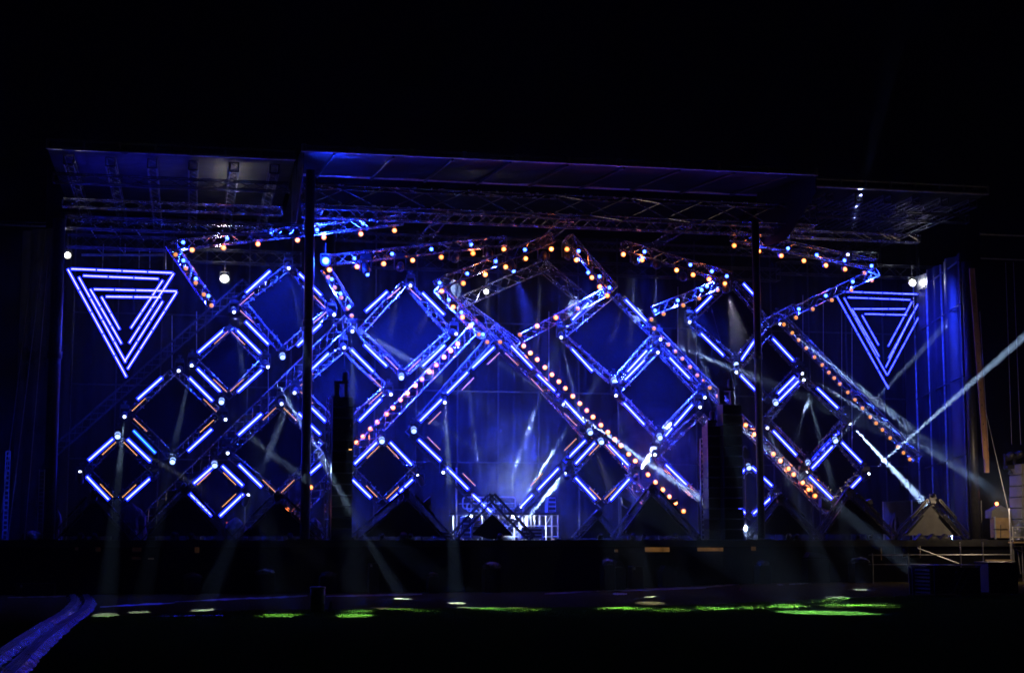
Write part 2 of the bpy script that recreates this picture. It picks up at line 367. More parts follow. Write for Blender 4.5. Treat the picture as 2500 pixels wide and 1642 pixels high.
# ------------------------------------------------------------------ roofs
xa, xb = P((742, 366), -2).x, P((1990, 428), -2).x
zi = P((745, 458), 4).z; zs = P((923, 432), 4).z
rf = empty('stage_roof', (0, 0, zA), 'raised central roof with a long front tube and slanting struts', 'roof')
og = (0, 0, zA)
def wavy(xa, xb, ya, yb, za, zb, nx=40, ny=8, amp=.05, seed=1, sag=.12):
    r = random.Random(seed); mb = MB(); ph = [r.uniform(0, 6) for _ in range(6)]
    for j in range(ny+1):
        for i in range(nx+1):
            u, v = i/nx, j/ny; x = xa+(xb-xa)*u; y = ya+(yb-ya)*v
            z = za+(zb-za)*v + amp*math.sin(x*2.1+ph[0])*math.sin(y*1.3+ph[1]) + amp*.5*math.sin(x*5+y*2+ph[2]) - sag*math.sin(math.pi*((u*8) % 1))
            mb.v.append(V(x, y, z))
    mb.f = [(j*(nx+1)+i, j*(nx+1)+i+1, (j+1)*(nx+1)+i+1, (j+1)*(nx+1)+i) for j in range(ny) for i in range(nx)]
    return mb
part('soffit', wavy(xa, xb, -2, 4, zA, zs, 64, 8, .02, 1, .05), 'roofskin', rf, og, True)
part('ceiling', wavy(xa, xb, 4.1, 11.5, zi, zi, 64, 10, .03, 2, .05), 'roofskin', rf, og, True)
part('valance', MB().box(((xa+xb)/2, 4.05, (zs+zi)/2), (xb-xa, .04, zs-zi+.1)), 'cloth', rf, og)
part('top_sheet', wavy(xa, xb, -2.1, 12, zA+.15, zs+1.0, 40, 6, .03, 3, 0), 'vinyl', rf, og, True)
tb = MB(); tb.tube((xa, -2.05, zA), (xb, -2.05, zA), .05, 8).tube((xa, -2.0, zA+.16), (xb, -2.0, zA+.16), .04, 8).tube((xa, 3.9, zs-.05), (xb, 3.9, zs-.05), .06, 8)
for i in range(11): x = xa+(xb-xa)*i/10; tb.tube((x, -2.05, zA-.05), (x, -2.05, zA+.2), .09, 8)
part('front_tube', tb, 'rail', rf, og)
for i in range(9):
    x = xa+(xb-xa)*(i+.5)/9
    part('strut', MB().tube((x, -2, zA-.07), (x-.1, 3.9, zs-.12), .05, 6), 'dark', rf, og)
for x, nm in ((xa-.02, 1), (xb+.02, 2)):
    part('side_panel', MB().prism([(x, -2, zA+.15), (x, 4, zs+.1), (x, 4, P((745, 540), 2).z), (x, 1.0, P((745, 540), 1).z), (x, -2, zA-.6)], .03, (1, 0, 0)), 'vinyl' if nm == 1 else 'cloth', rf, og)
def wing(name, pxa, pxb, d0, d1, label, seed, m='roofskin'):
    a, b = P(pxa, d0), P(pxb, d0); z = (a.z+b.z)/2; og = (a.x, d0, z)
    t = empty('wing_roof', og, label, 'roof')
    part('ceiling', wavy(a.x, b.x, d0, d1, z, z+.05, 48, 16, .02, seed, .03), m, t, og, True)
    part('top_sheet', wavy(a.x, b.x, d0-.05, d1, z+.35, z+.9, 30, 6, .02, seed, 0), 'vinyl', t, og, True)
    e = MB(); e.tube((a.x, d0, z+.03), (b.x, d0, z+.03), .055, 8).tube((a.x, d0, z+.3), (b.x, d0, z+.3), .04, 8)
    for i in range(8): x = a.x+(b.x-a.x)*i/7; e.tube((x, d0, z), (x, d0, z+.34), .05)
    part('edge_tube', e, 'rail', t, og)
    for i in range(6):
        x = a.x+(b.x-a.x)*(i+.5)/6
        ch, lc = truss_mb((x, d0+.1, z-.32), (x, d1-.1, z-.32), .3, rc=.025, rl=.014, pitch=.7); pu = part('purlin', ch, 'dark', t, og); put('lacing', lc.mesh('lacing', M['dark'], og), pu)
    for k in range(3):
        y = d0+1.5+(d1-d0-2.5)*k/2; ch, lc = truss_mb((a.x+.1, y, z-.65), (b.x-.1, y, z-.65), .3, rc=.025, rl=.014, pitch=.6); pu = part('cross_truss', ch, 'alu' if k else 'dark', t, og); put('lacing', lc.mesh('lacing', M['alu' if k else 'dark'], og), pu)
    return t
wing('w', (116, 359), (720, 395), .2, 11, 'dark left wing roof with lamp reflections on its underside', 4)
wing('w', (1992, 456), (2412, 475), .4, 11.2, 'dark right wing roof fading behind the blue haze', 5, 'cloth')
a, b = P((2392, 571), 2), P((2560, 577), 2)
t = empty('side_canopy', a, 'dark boxy canopy at the right picture edge above hanging cables', 'canopy')
part('valance', MB().box(((a.x+b.x)/2, 2, a.z-.45), (b.x-a.x, .05, .95)), 'cloth', t, a); part('edge_tube', MB().tube(a, (b.x, 2, a.z), .05).tube((a.x, 2, a.z-.95), (b.x, 2, a.z-.95), .03), 'rail', t, a)
a, b = P((-60, 545), 2), P((112, 540), 2)
t = empty('side_canopy', a, 'dark boxy canopy at the left picture edge beside the leftmost mast', 'canopy')
part('valance', MB().box(((a.x+b.x)/2, 2, a.z+1.2), (b.x-a.x, .05, 2.2)), 'cloth', t, a); part('edge_tube', MB().tube(a, (b.x, 2, a.z), .04), 'rail', t, a)

RG = 'horizontal roof trusses'
def htruss(pa, pb, d, w, label, m='alu', **k):
    A, B = P(pa, d), P(pb, d); z = (A.z+B.z)/2; A.z = B.z = z
    return truss('roof_truss', A, B, w, label, RG, m, **k)
htruss((738, 519), (1985, 566), 2, .34, 'long slim front truss running under the central roof', rc=.03)
htruss((738, 480), (1985, 527), 1.2, .7, 'deep dark lattice girder above the slim front truss', 'alu', pitch=1.5, rc=.035, rl=.022)
htruss((820, 579), (1990, 618), 6, .3, 'slim rear truss below the front truss, joined by sloping link trusses', 'dark')
htruss((160, 545), (735, 560), 1.5, .4, 'slim truss along the lower edge of the left wing roof', 'dark')
htruss((165, 590), (430, 594), 6, .45, 'short rear truss above the left blue triangle', 'dark')
htruss((430, 625), (735, 630), 9, .5, 'rear truss lit by the white flood lamp at upper left', 'dark', pitch=.6)
htruss((1900, 655), (2370, 668), 9, .5, 'rear truss above the right blue triangle', 'dark', pitch=.6)
htruss((860, 640), (1900, 668), 9.5, .5, 'long rear truss behind the zigzag trusses', 'dark', pitch=.7)
LG = 'sloping link trusses under the roof'
for (a, b, lb) in [(q(4, 645, 625), q(4, 580, 790), 'blue link truss beside the top of the left mast'), (q(4, 1800, 690), q(4, 1600, 940), 'purple blue link truss left of the centre'),
                   (q(7, 680, 745), q(7, 490, 910), 'blue link truss just right of the stage centre'), (q(7, 1760, 790), q(7, 1460, 980), 'blue link truss above the upper right diamond'),
                   (q(10, 530, 750), q(10, 360, 840), 'blue link truss at the right end of the front truss')]:
    truss('link_truss', P(a, 2), P(b, 6), .5, lb, LG, h=.5, flat=True, rc=.032, pitch=.8)
# pipes and cables above the left triangle
pp = MB(); A, B = q(1, 740, 1050), q(1, 1490, 1050)
t = empty('cable_pipe', P(A, 8.5), 'long pale pipe with sagging cables above the left blue triangle', 'pipe')
part('pipe', pp.tube(P(A, 8.5), P(B, 8.5), .05), 'rail', t, P(A, 8.5))
cb = MB()
for (u, v, s) in ((740, 960, 60), (970, 1200, 50), (1200, 1480, 30)):
    for o in (0, 12): cb.path([P(q(1, u+(v-u)*i/10, 1085+o+s*math.sin(math.pi*i/10)-(20 if i in (0, 10) else 0)), 8.45) for i in range(11)], .012, 5)
part('cable', cb, 'rubber', t, P(A, 8.5))
rd = MB()
for (u, v, w, z) in ((830, 830, 875, 895), (1000, 785, 1095, 905), (1215, 795, 1305, 915), (940, 950, 930, 1165), (1138, 950, 1135, 1060), (1265, 1010, 1262, 1175), (870, 980, 935, 1045), (1065, 960, 1135, 1045), (1360, 990, 1360, 1170), (1505, 1000, 1505, 1180)):
    rd.tube(P(q(1, u, v), 8.6), P(q(1, w, z), 8.6), .018, 5)
part('hanger_rod', rd, 'rail', t, P(A, 8.5))

# ------------------------------------------------------------------ drapes at the back
def drape(name, pa, pb, d, ztop, label, m='drape', folds=5.0, amp=.10, zb=DZ, d2=None):
    A, B = P(pa, d), P(pb, d if d2 is None else d2); L = (B-A); L.z = 0; n = int(L.length*14); u = L.normalized(); nrm = V(-u.y, u.x, 0)
    mb = MB(); rr = random.Random(int(A.x*10)); ph = rr.uniform(0, 6)
    for j, z in enumerate((zb, zb+(ztop-zb)*.5, ztop)):
        for i in range(n+1):
            s = i/n*L.length
            mb.v.append(V(A.x, A.y, z)+u*s+nrm*(amp*math.sin(s*folds+ph+.4*math.sin(s*1.7+j*.6))+amp*.4*math.sin(s*folds*2.3+1+j*.3)))
    mb.f = [(j*(n+1)+i, j*(n+1)+i+1, (j+1)*(n+1)+i+1, (j+1)*(n+1)+i) for j in range(2) for i in range(n)]
    return single(name, mb, m, (A.x, A.y, zb), label, 'drape', None, smooth=True)
zt = P((1250, 560), 11.5).z
drape('back_drape', (120, 1316), (2260, 1316), 11.5, zt, 'huge dark pleated drape hanging across the whole back of the stage')
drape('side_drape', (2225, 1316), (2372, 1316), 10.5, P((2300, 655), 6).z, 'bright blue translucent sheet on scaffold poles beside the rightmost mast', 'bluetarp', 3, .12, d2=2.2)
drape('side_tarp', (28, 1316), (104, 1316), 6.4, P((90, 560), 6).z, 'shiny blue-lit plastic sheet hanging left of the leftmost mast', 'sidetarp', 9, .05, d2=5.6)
A = P((160, 1316), 11.2); B = P((2260, 1316), 11.2)
t = empty('pipe_frame', (A.x, 11.2, DZ), 'grid of slim upright poles and crossbars in front of the back drape', 'frame')
for i in range(22): x = A.x+(B.x-A.x)*i/21; part('upright', MB().tube((x, 11.2, DZ), (x, 11.2, zt), .033, 6), 'dark', t, (A.x, 11.2, DZ))
for z in (P((300, 939), 11.2).z, P((300, 765), 11.2).z, P((300, 1120), 11.2).z): part('crossbar', MB().tube((A.x, 11.15, z), (B.x, 11.15, z), .03, 6), 'dark', t, (A.x, 11.2, DZ))
A, B = P((2250, 1316), 9), P((2366, 1316), 2.4)
t = empty('side_scaffold', (A.x, A.y, DZ), 'scaffold of leaning poles holding the blue sheet at the right', 'scaffold')
for f in (0, .3, .62, 1):
    x, y = A.x+(B.x-A.x)*f-.08, A.y+(B.y-A.y)*f-.15; part('upright', MB().tube((x, y, DZ), (x, y, P((2300, 660), 6).z), .035, 6), 'rail', t, (A.x, A.y, DZ))
for py in (685, 785, 950, 1130): z = P((2300, py), 6).z; part('crossbar', MB().tube((A.x-.1, A.y-.2, z-.15), (B.x-.1, B.y-.2, z+.15), .03, 6), 'dark', t, (A.x, A.y, DZ))
dr = MB()
for x, ya, yb in ((2010, 730, 1180), (2055, 740, 1240), (2080, 800, 1240), (1960, 720, 1000), (1700, 700, 900), (1655, 700, 960), (1340, 760, 960), (655, 780, 1200), (480, 760, 900), (420, 770, 950)):
    dr.tube(P((x, ya), 10), P((x, yb), 10), .014, 4)
single('hanging_cable', dr, 'rail', P((2010, 1180), 10), 'thin steel cables hanging between the trusses in front of the back drape', 'cables')

# ------------------------------------------------------------------ zigzag trusses with blue and orange lamps
ZG = 'zigzag trusses under the roof'
Z = {}
for key, a, b, d0, d1, w, nm in [
    ('t1', (432, 598), (983, 536), 4, 3.2, .34, 'long top truss at upper left'),
    ('t2', (416, 596), (516, 742), 4, 4.2, .34, 'short drop truss at far upper left'),
    ('t3', (800, 636), (1235, 588), 3.8, 3.4, .34, 'long top truss left of centre'),
    ('t4', (795, 655), (853, 752), 3.8, 4.0, .34, 'short drop truss right of left mast'),
    ('t5', (1064, 697), (1348, 580), 3.4, 3.2, .36, 'rising truss at the centre'),
    ('t6', (1070, 704), (1183, 818), 3.4, 4.0, .36, 'falling truss left of the centre crossing'),
    ('t7', (1386, 580), (1496, 706), 3.2, 3.6, .36, 'steep truss right of centre'),
    ('t8', (1474, 716), (1273, 826), 3.8, 4.4, .32, 'slanting truss right of the centre crossing'),
    ('t9', (1519, 600), (1780, 677), 3.2, 3.6, .36, 'top truss right of centre'),
    ('t10', (1768, 689), (1595, 759), 3.6, 4.0, .34, 'lower truss above the right speakers'),
    ('t11', (1787, 575), (2134, 645), 3.4, 3.8, .38, 'top truss at upper right'),
    ('t12', (2140, 664), (1945, 757), 3.8, 4.0, .34, 'lower truss beside the right triangle')]:
    Z[key] = (nm, d0); truss('zigzag_truss', P(a, d0), P(b, d1), w, 'blue-lit '+nm, ZG)
LGD = 'long diagonal trusses'
for key, a, b, d, w, m, nm in [
    ('t13', (1905, 775), (2240, 1120), 5.6, .34, 'alu', 'long far right diagonal truss'),
    ('t14', (1200, 800), (1640, 1290), 5.6, .40, 'alu', 'long diagonal falling right from the centre'),
    ('t15', (1160, 800), (690, 1290), 5.6, .40, 'alu', 'long diagonal falling left from the centre'),
    ('t16', (1600, 812), (2020, 1245), 5.9, .36, 'alu', 'diagonal truss falling behind the right speakers'),
    ('t17', (600, 690), (134, 1100), 6.6, .34, 'dark', 'unlit dark diagonal truss below the left triangle'),
    ('t18', (850, 780), (330, 1290), 6.4, .40, 'alu', 'blue diagonal truss between the left diamonds'),
    ('t19', (1128, 737), (1335, 645), 7, .42, 'alu', 'dark rear truss rising beside the white centre flood'),
    ('t20', (1325, 648), (1440, 745), 7, .42, 'alu', 'dark rear truss falling right of the centre flood'),
    ('t21', (1128, 745), (1262, 845), 7, .42, 'alu', 'dark rear truss falling left of the centre flood'),
    ('t22', q(10, 470, 1400), q(10, 240, 1530), 5, .34, 'alu', 'short white-lit truss right of the right mast')]:
    Z[key] = (nm, d); truss('diagonal_truss', P(a, d), P(b, d), w, nm+('' if 'truss' in nm else ' as a lit truss'), LGD, m, pitch=w*1.1)

# par lamps ---------------------------------------------------------
def par_meshes():
    b = MB().lathe((0, 0, 0), (0, 1, 0), [(.088, -.01), (.092, .0), (.085, .10), (.05, .2), (.03, .24)], 14).mesh('par_body', M['house'], smooth=True)
    y = MB()
    y.path([(-.105, .06, 0), (-.105, .06, .15), (.105, .06, .15), (.105, .06, 0)], .009, 5).tube((0, .06, .15), (0, .06, .24), .014, 6)
    l = {k: MB().lathe((0, 0, 0), (0, -1, 0), [(c*.083, .012), (c*.078, .030), (c*.055, .048), (c*.02, .056)], 12).mesh('par_lens', M[k], smooth=True) for k, c in (('orb', .74), ('ordm', .9))}
    for nm_, e_ in (('orb2', 7), ('orb3', 19)): M[nm_] = mat('orange_lens', (.2, .1, .05), .3, em=ORANGE, es=e_); l[nm_] = l['orb'].copy(); l[nm_].materials[0] = M[nm_]
    global PRIM; PRIM = MB().lathe((0, 0, 0), (0, -1, 0), [(.09, .0), (.09, .010), (.08, .014), (.03, .015)], 14).mesh('par_glow_ring', M['orim'], smooth=True)
    bb = MB().lathe((0, 0, 0), (0, 1, 0), [(.07, -.01), (.07, .12), (.03, .16)], 12).mesh('blue_body', M['house'], smooth=True)
    bl = MB().lathe((0, 0, 0), (0, -1, 0), [(.062, .005), (.058, .03), (.035, .05), (.01, .056)], 12).mesh('blue_lens', M['blu'], smooth=True)
    return b, y.mesh('par_yoke', M['dark']), l, bb, bl
PB, PY, PL, BB, BL = par_meshes()
def rows(key, kc, pts, m, d=None, word='from the left', up=True):
    nm, d0 = Z[key]; d = d0-.15 if d is None else d
    base = ROWN.get(key, 0)
    for i, (x, y) in enumerate(pts):
        p = P(q(kc, x, y), d); n = base+i
        bright = 'bright' if m == 'orb' else 'dull'
        o = empty('par_lamp', p, f'{bright} orange lamp, {ORD[n]} from {"the left" if key in ("t1", "t3", "t5", "t9", "t11") else "the top"} on the {nm}', 'stage lamp', 'orange lamps along the trusses')
        tilt = Quaternion((0, 0, 1), random.uniform(-.15, .15)) @ Quaternion((1, 0, 0), random.uniform(-.05, .2))
        put('yoke', PY, o); bd = put('body', PB, o, rot=tilt); put('lens', PL[m if m != 'orb' else random.choice(('orb', 'orb', 'orb2', 'orb3'))], bd)
        if m == 'orb': put('glow_ring', PRIM, bd)
        if m == 'orb' and n % 3 == 1: point(p+V(0, -.14, 0), (1, .22, .045), 12 if key == 't14' and n > 9 else 6, .07, o)
    ROWN[key] = base+len(pts)
ROWN = {}
rows('t1', 1, [(1745, 1005), (2030, 983), (2342, 950)], 'orb'); rows('t1', 4, [(470, 915), (710, 890), (1045, 860), (1350, 828)], 'orb')
rows('t2', 1, [(1595, 1047), (1688, 1172), (1777, 1302), (1852, 1408), (1921, 1508)], 'ordm')
rows('t3', 4, [(1010, 1157), (1252, 1130), (1515, 1098), (1775, 1070), (2063, 1035), (2343, 998)], 'orb')
rows('t4', 4, [(760, 1185)], 'orb'); rows('t4', 4, [(748, 1252), (807, 1345), (867, 1437), (925, 1535)], 'ordm'); rows('t4', 5, [(962, 40)], 'ordm')
rows('t5', 4, [(1975, 1307), (2175, 1227), (2360, 1158)], 'orb'); rows('t5', 7, [(310, 1083), (543, 996)], 'orb')
rows('t6', 4, [(1780, 1378), (1883, 1522)], 'orb'); rows('t6', 5, [(1967, 52), (2040, 130)], 'orb'); rows('t6', 5, [(2118, 207), (2193, 278), (2308, 278)], 'ordm')
rows('t7', 7, [(685, 998), (770, 1095), (910, 1255), (982, 1338), (1050, 1418)], 'orb')
rows('t8', 7, [(783, 1538)], 'ordm'); rows('t8', 8, [(585, 55), (414, 132)], 'orb'); rows('t8', 8, [(258, 210), (80, 280)], 'ordm')
rows('t9', 7, [(1197, 1045), (1367, 1095), (1680, 1187), (1830, 1230), (1975, 1270)], 'orb')
rows('t10', 7, [(2118, 1310)], 'orb'); rows('t10', 7, [(2052, 1368), (1885, 1442), (1740, 1507)], 'ordm'); rows('t10', 8, [(1562, 22), (1450, 72), (1475, 155)], 'ordm')
rows('t11', 7, [(2203, 965)], 'orb'); rows('t11', 10, [(178, 927), (365, 965), (552, 1007), (735, 1045), (893, 1077)], 'orb')
rows('t12', 10, [(1053, 1108), (1115, 1170), (945, 1250), (783, 1333), (625, 1407), (487, 1478), (385, 1535)], 'ordm')
rows('t13', 11, [(455, 178), (508, 237), (571, 304), (640, 378), (703, 443), (759, 505), (803, 551), (850, 600), (916, 669), (975, 731), (1038, 800), (1101, 873), (1151, 925), (1202, 980), (1266, 1048), (1331, 1122), (1377, 1170), (1430, 1224)], 'ordm')
rows('t14', 8, [(292, 313), (353, 377), (414, 436), (484, 508), (548, 573), (611, 636), (670, 697), (737, 769), (801, 835), (864, 898), (921, 957), (993, 1031), (1056, 1094), (1119, 1160), (1174, 1218), (1245, 1294), (1305, 1356), (1420, 1480), (1488, 1548)], 'orb')
rows('t14', 9, [(1555, 203), (1614, 266), (1670, 322), (1743, 398)], 'orb')
rows('t15', 5, [(1924, 294), (1861, 356), (1800, 414), (1730, 485), (1667, 547), (1598, 615), (1539, 670), (1467, 740), (1405, 801), (1336, 871), (1278, 930), (1195, 1003), (1132, 1066), (1064, 1136), (1006, 1190)], 'orb')
rows('t15', 6, [(590, 182), (375, 385)], 'orb')
rows('t16', 8, [(1545, 235), (1606, 300), (1669, 363), (1733, 427), (1802, 503), (1868, 579), (1922, 630), (1981, 691), (2051, 767)], 'ordm')
rows('t16', 11, [(70, 941), (142, 1018), (299, 1180), (357, 1238), (424, 1302), (467, 1351), (541, 1417), (591, 1474), (645, 1527)], 'orb'); rows('t16', 12, [(760, 355)], 'ordm')
ROWB = {}
BSPOT = []
def blues(key, kc, pts):
    nm, d0 = Z[key]
    for (x, y) in pts:
        n = ROWB.get(key, 0); ROWB[key] = n+1; p = P(q(kc, x, y), d0-.2)
        o = empty('blue_lamp', p, f'blue-white lamp, {ORD[n]} from {"the left" if key in ("t1", "t3", "t5", "t9", "t11") else "the top"} in the {nm}', 'stage lamp', 'blue lamps inside the trusses')
        put('body', BB, o); put('lens', BL, o)
        if n % 2 == 0: spot(p+V(0, .25, -.12), (P((2330, 950), 6) if key in ('t11', 't12') else P((62, 1120), 6) if key == 't2' else P((q(kc, x, y)[0]*.8+250, 1080), 7.5)), (.012, .035, 1), W_BLUE*(1.3 if key == 't2' else .3 if key in ('t11', 't12') else 1), 40 if key == 't2' else 95, o, .9, .08)
blues('t1', 1, [(1663, 935), (2062, 900)]); blues('t1', 4, [(233, 858), (647, 822), (1065, 765)]); blues('t2', 1, [(1665, 1100), (1778, 1265), (1893, 1422)])
blues('t3', 4, [(987, 1080), (1328, 1040), (1685, 998), (2045, 955)]); blues('t4', 4, [(780, 1270), (860, 1400), (937, 1520)])
blues('t5', 4, [(1760, 1303), (2010, 1220), (2268, 1107)]); blues('t5', 7, [(303, 1003)]); blues('t6', 4, [(1843, 1457)]); blues('t6', 5, [(1957, 10), (2057, 113), (2153, 208)])
blues('t7', 7, [(790, 1015), (877, 1210), (980, 1245), (1070, 1347)]); blues('t9', 7, [(1388, 1020), (1805, 1140), (2000, 1198), (2135, 1243)])
blues('t10', 7, [(1955, 1333), (1907, 1368), (1690, 1462), (1485, 1555)]); blues('t11', 10, [(170, 850), (420, 905), (658, 960), (888, 1005), (1112, 1050)])
blues('t12', 10, [(957, 1180), (733, 1297), (510, 1407)])

# ------------------------------------------------------------------ diamond frames
DG = 'lit diamond frames'
def diamond(nm, top, right, bottom, left, d, bars=(), ambers=(), panel=True, w=.26, m='alu', sides=(0, 1, 2, 3), dim=()):
    C = [P(p, d) for p in (top, right, bottom, left)]; og = C[2]
    t = empty('diamond_frame', og, nm, 'diamond frame', DG)
    for k in sides:
        a, b = C[k], C[(k+1) % 4]; u = (b-a).normalized()
        ch, lc = truss_mb(a+u*.12, b-u*.12, w, rc=.024, rl=.014, pitch=.27)
        s = part('truss_side', ch, m, t, og); put('lacing', lc.mesh('lacing', M[m], og), s)
    for c in C: part('corner_block', MB().box(c, (w*.8, w, w*.8), Matrix.Rotation(math.pi/4, 3, 'Y')), 'dark', t, og)
    if panel:
        c = sum(C, Vector())/4; part('black_panel', MB().prism([c+(p-c)*.86+V(0, .10, 0) for p in C], .03), 'cloth' if panel is True else panel, t, og)
    fr = d-w/2-.09
    for i, (k0, x0, y0, k1, x1, y1) in enumerate(bars):
        bar_parts(P(q(k0, x0, y0), fr), P(q(k1, x1, y1), fr), t, og, 'bard' if i in dim else 'bar')
    for (k, x0, y0, x1, y1) in ambers: amber_parts(P(q(k, x0, y0), fr), P(q(k, x1, y1), fr), t, og)
    # little clips that stick out of the frame
    for k in sides:
        a, b = C[k], C[(k+1) % 4]; u = (b-a).normalized(); n = u.cross(V(0, 1, 0))
        for f in (.22, .38, .55, .72):
            f += random.uniform(-.05, .05); p = a+(b-a)*f; s = -1 if (p+n-og).length > (p-n-og).length else 1
            c0 = sum(C, Vector())/4; s = 1 if (p+n-c0).length < (p-n-c0).length else -1
            part('clip', MB().box(p+n*s*(w*.55)+V(0, -w*.4, 0), (.03, .05, .16), Matrix((n.cross(V(0, 1, 0)), V(0, 1, 0), n)).transposed()), m, t, og)
    return t
def B(k, *v): return [(k, a, b, k, c, d_) for a, b, c, d_ in v]
D = {}
def dd(key, nm, k, top, right, bottom, left, d, bars, ambers=(), **kw):
    pt = [q(*v) if len(v) == 3 else q(k, *v) for v in (top, right, bottom, left)]
    D[key] = (nm, pt, d); diamond(nm+' with LED bars on its truss sides', *pt, d, bars, ambers, **kw)
dd('d1', 'lowest far left diamond', 2, (1080, 1150), (1390, 1435), (3, 890, 262), (790, 1438), 5,
   B(2, (805, 1350, 1025, 1155), (1160, 1160, 1365, 1358))+B(3, (660, 70, 825, 245), (1145, 80, 962, 245)), [(2, 932, 1295, 1048, 1188), (2, 1128, 1190, 1240, 1303), (3, 765, 130, 855, 222), (3, 1030, 135, 933, 225)])
dd('d2', 'large diamond below left triangle', 2, (1585, 535), (1990, 922), (1570, 1325), (1180, 930), 6,
   B(2, (1250, 795, 1470, 600), (1722, 605, 1928, 810), (1212, 1080, 1410, 1283), (1922, 1068, 1708, 1265)), [(2, 1318, 790, 1202, 898), (2, 1852, 797, 1962, 905), (2, 1217, 975, 1330, 1082), (2, 1937, 988, 1820, 1092)], dim=(2,))
dd('d3', 'small upper left diamond', 2, (2085, 148), (2390, 455), (2080, 765), (1770, 450), 6,
   B(2, (1800, 372, 2020, 178), (2155, 172, 2362, 378), (1793, 520, 2002, 728), (2375, 530, 2160, 728)), [(2, 2065, 185, 1950, 290), (2, 2108, 188, 2220, 297), (2, 1942, 617, 2055, 725), (2, 2208, 617, 2095, 720)])
dd('d4', 'upper diamond crossing left mast', 5, (4, 392, 1158), (4, 758, 1560), (330, 355), (-35, -80), 6,
   [(4, 5, 1390, 4, 220, 1195), (4, 485, 1218, 4, 685, 1415), (5, 0, 92, 5, 205, 297), (5, 680, 115, 5, 470, 310)], [(4, 70, 1392, -50, 1500), (4, 610, 1412, 718, 1525), (5, -45, -5, 67, 97), (5, 727, 8, 612, 107)])
dd('d5', 'middle diamond right of left mast', 5, (889, 330), (1275, 705), (870, 1065), (470, 690), 6,
   B(5, (752, 380, 560, 562), (960, 348, 1157, 545), (567, 845, 722, 995), (1225, 795, 1030, 990)), [(5, 610, 568, 500, 670), (5, 1125, 580, 1233, 688), (5, 500, 730, 605, 828), (5, 1235, 733, 1125, 835)])
dd('d6', 'low diamond behind left mast', 5, (322, 842), (705, 1235), (6, 292, 250), (-165, 1290), 5.4,
   [(2, 2375, 930, 2, 2165, 1120), (5, 480, 925, 5, 675, 1115), (2, 2170, 1390, 2, 2375, 1590), (5, 680, 1385, 5, 560, 1490)], [(5, 270, 875, 160, 980), (5, 350, 880, 460, 985), (6, 158, 117, 265, 220), (6, 437, 118, 327, 225)])
dd('d7', 'smallest open diamond at lower left', 3, (1640, -30), (1872, 168), (1650, 392), (1422, 168), 4.6,
   [(2, 1925, 1415, 2, 1760, 1560), (3, 1690, -10, 3, 1845, 138), (3, 1443, 200, 3, 1610, 365), (3, 1848, 203, 3, 1672, 370)], [(3, 1597, 42, 1503, 130), (3, 1700, 42, 1790, 130), (3, 1790, 205, 1693, 297)], panel=False, w=.2)
dd('d8', 'upper diamond left of centre', 4, (1450, 1298), (5, 1852, 195), (5, 1430, 575), (5, 1035, 190), 6,
   [(4, 1285, 1382, 4, 1090, 1560), (4, 1605, 1395, 4, 1800, 1590), (5, 1078, 300, 5, 1280, 495), (5, 1805, 305, 5, 1607, 495)], [(4, 1400, 1348, 1290, 1445), (4, 1483, 1348, 1590, 1453), (5, 1270, 413, 1378, 522), (5, 1585, 435, 1478, 538)])
dd('d9', 'lowest diamond left of centre', 5, (1240, 1158), (1532, 1440), (6, 1238, 322), (960, 1432), 5,
   [(5, 1190, 1187, 5, 990, 1382), (5, 1312, 1187, 5, 1503, 1385), (6, 972, 115, 6, 1135, 275), (6, 1515, 110, 6, 1442, 180), (6, 1428, 193, 6, 1400, 222), (6, 1378, 243, 6, 1315, 305)], [(5, 1208, 1225, 1102, 1328), (5, 1285, 1222, 1387, 1330), (6, 1097, 170, 1190, 265), (6, 1385, 180, 1280, 280)])
dd('d0', 'giant open central diamond', 5, (2205, 265), (8, 945, 1090), (9, 100, 570), (1490, 1090), 5.2,
   B(5, (2255, 322, 2060, 510), (2015, 550, 1828, 740), (1778, 798, 1583, 992), (1570, 1162, 1770, 1355), (1828, 1417, 2020, 1612))+B(6, (2065, 252, 2230, 405))
   + B(8, (180, 312, 370, 512), (420, 572, 612, 755), (665, 812, 845, 1008), (852, 1170, 665, 1360))+B(9, (608, 10, 425, 203), (372, 250, 270, 355)),
   [(5, 2303, 376, 2200, 475), (5, 2068, 605, 1968, 707), (5, 1768, 913, 1663, 1017), (5, 1655, 1142, 1762, 1250), (6, 1975, 58, 2082, 163), (8, 130, 380, 240, 485), (8, 365, 613, 467, 722), (8, 665, 927, 772, 1033), (8, 768, 1157, 667, 1257), (9, 460, 60, 358, 165)],
   panel=False, m='dark', w=.3)
dd('d10', 'upper diamond right of centre', 8, (7, 1100, 1400), (1482, 220), (1110, 645), (638, 222), 6,
   [(7, 880, 1485, 8, 735, 75), (7, 1220, 1455, 8, 1405, 85), (8, 732, 340, 8, 917, 540), (8, 1410, 355, 8, 1235, 545)])
dd('d11', 'middle diamond right of centre', 8, (1508, 335), (1885, 742), (1522, 1135), (1128, 735), 5.8,
   B(8, (1390, 440, 1213, 620), (1620, 420, 1800, 607), (1203, 830, 1388, 1025), (1825, 845, 1660, 1035), (1640, 1058, 1580, 1130)))
dd('d12', 'lowest diamond right of centre', 8, (1000, 1158), (1292, 1470), (9, 990, 332), (718, 1468), 5,
   B(8, (940, 1190, 765, 1380), (1065, 1210, 1243, 1395))+B(9, (765, 95, 945, 290), (1252, 105, 1080, 298)), [(8, 975, 1212, 890, 1300), (8, 1037, 1213, 1120, 1305), (9, 893, 188, 990, 287), (9, 1128, 188, 1030, 287)])
dd('d13', 'diamond behind the right speakers', 8, (1880, 935), (2240, 1310), (1870, 1690), (1490, 1305), 6,
   B(8, (1585, 1390, 1770, 1570)), panel=False)
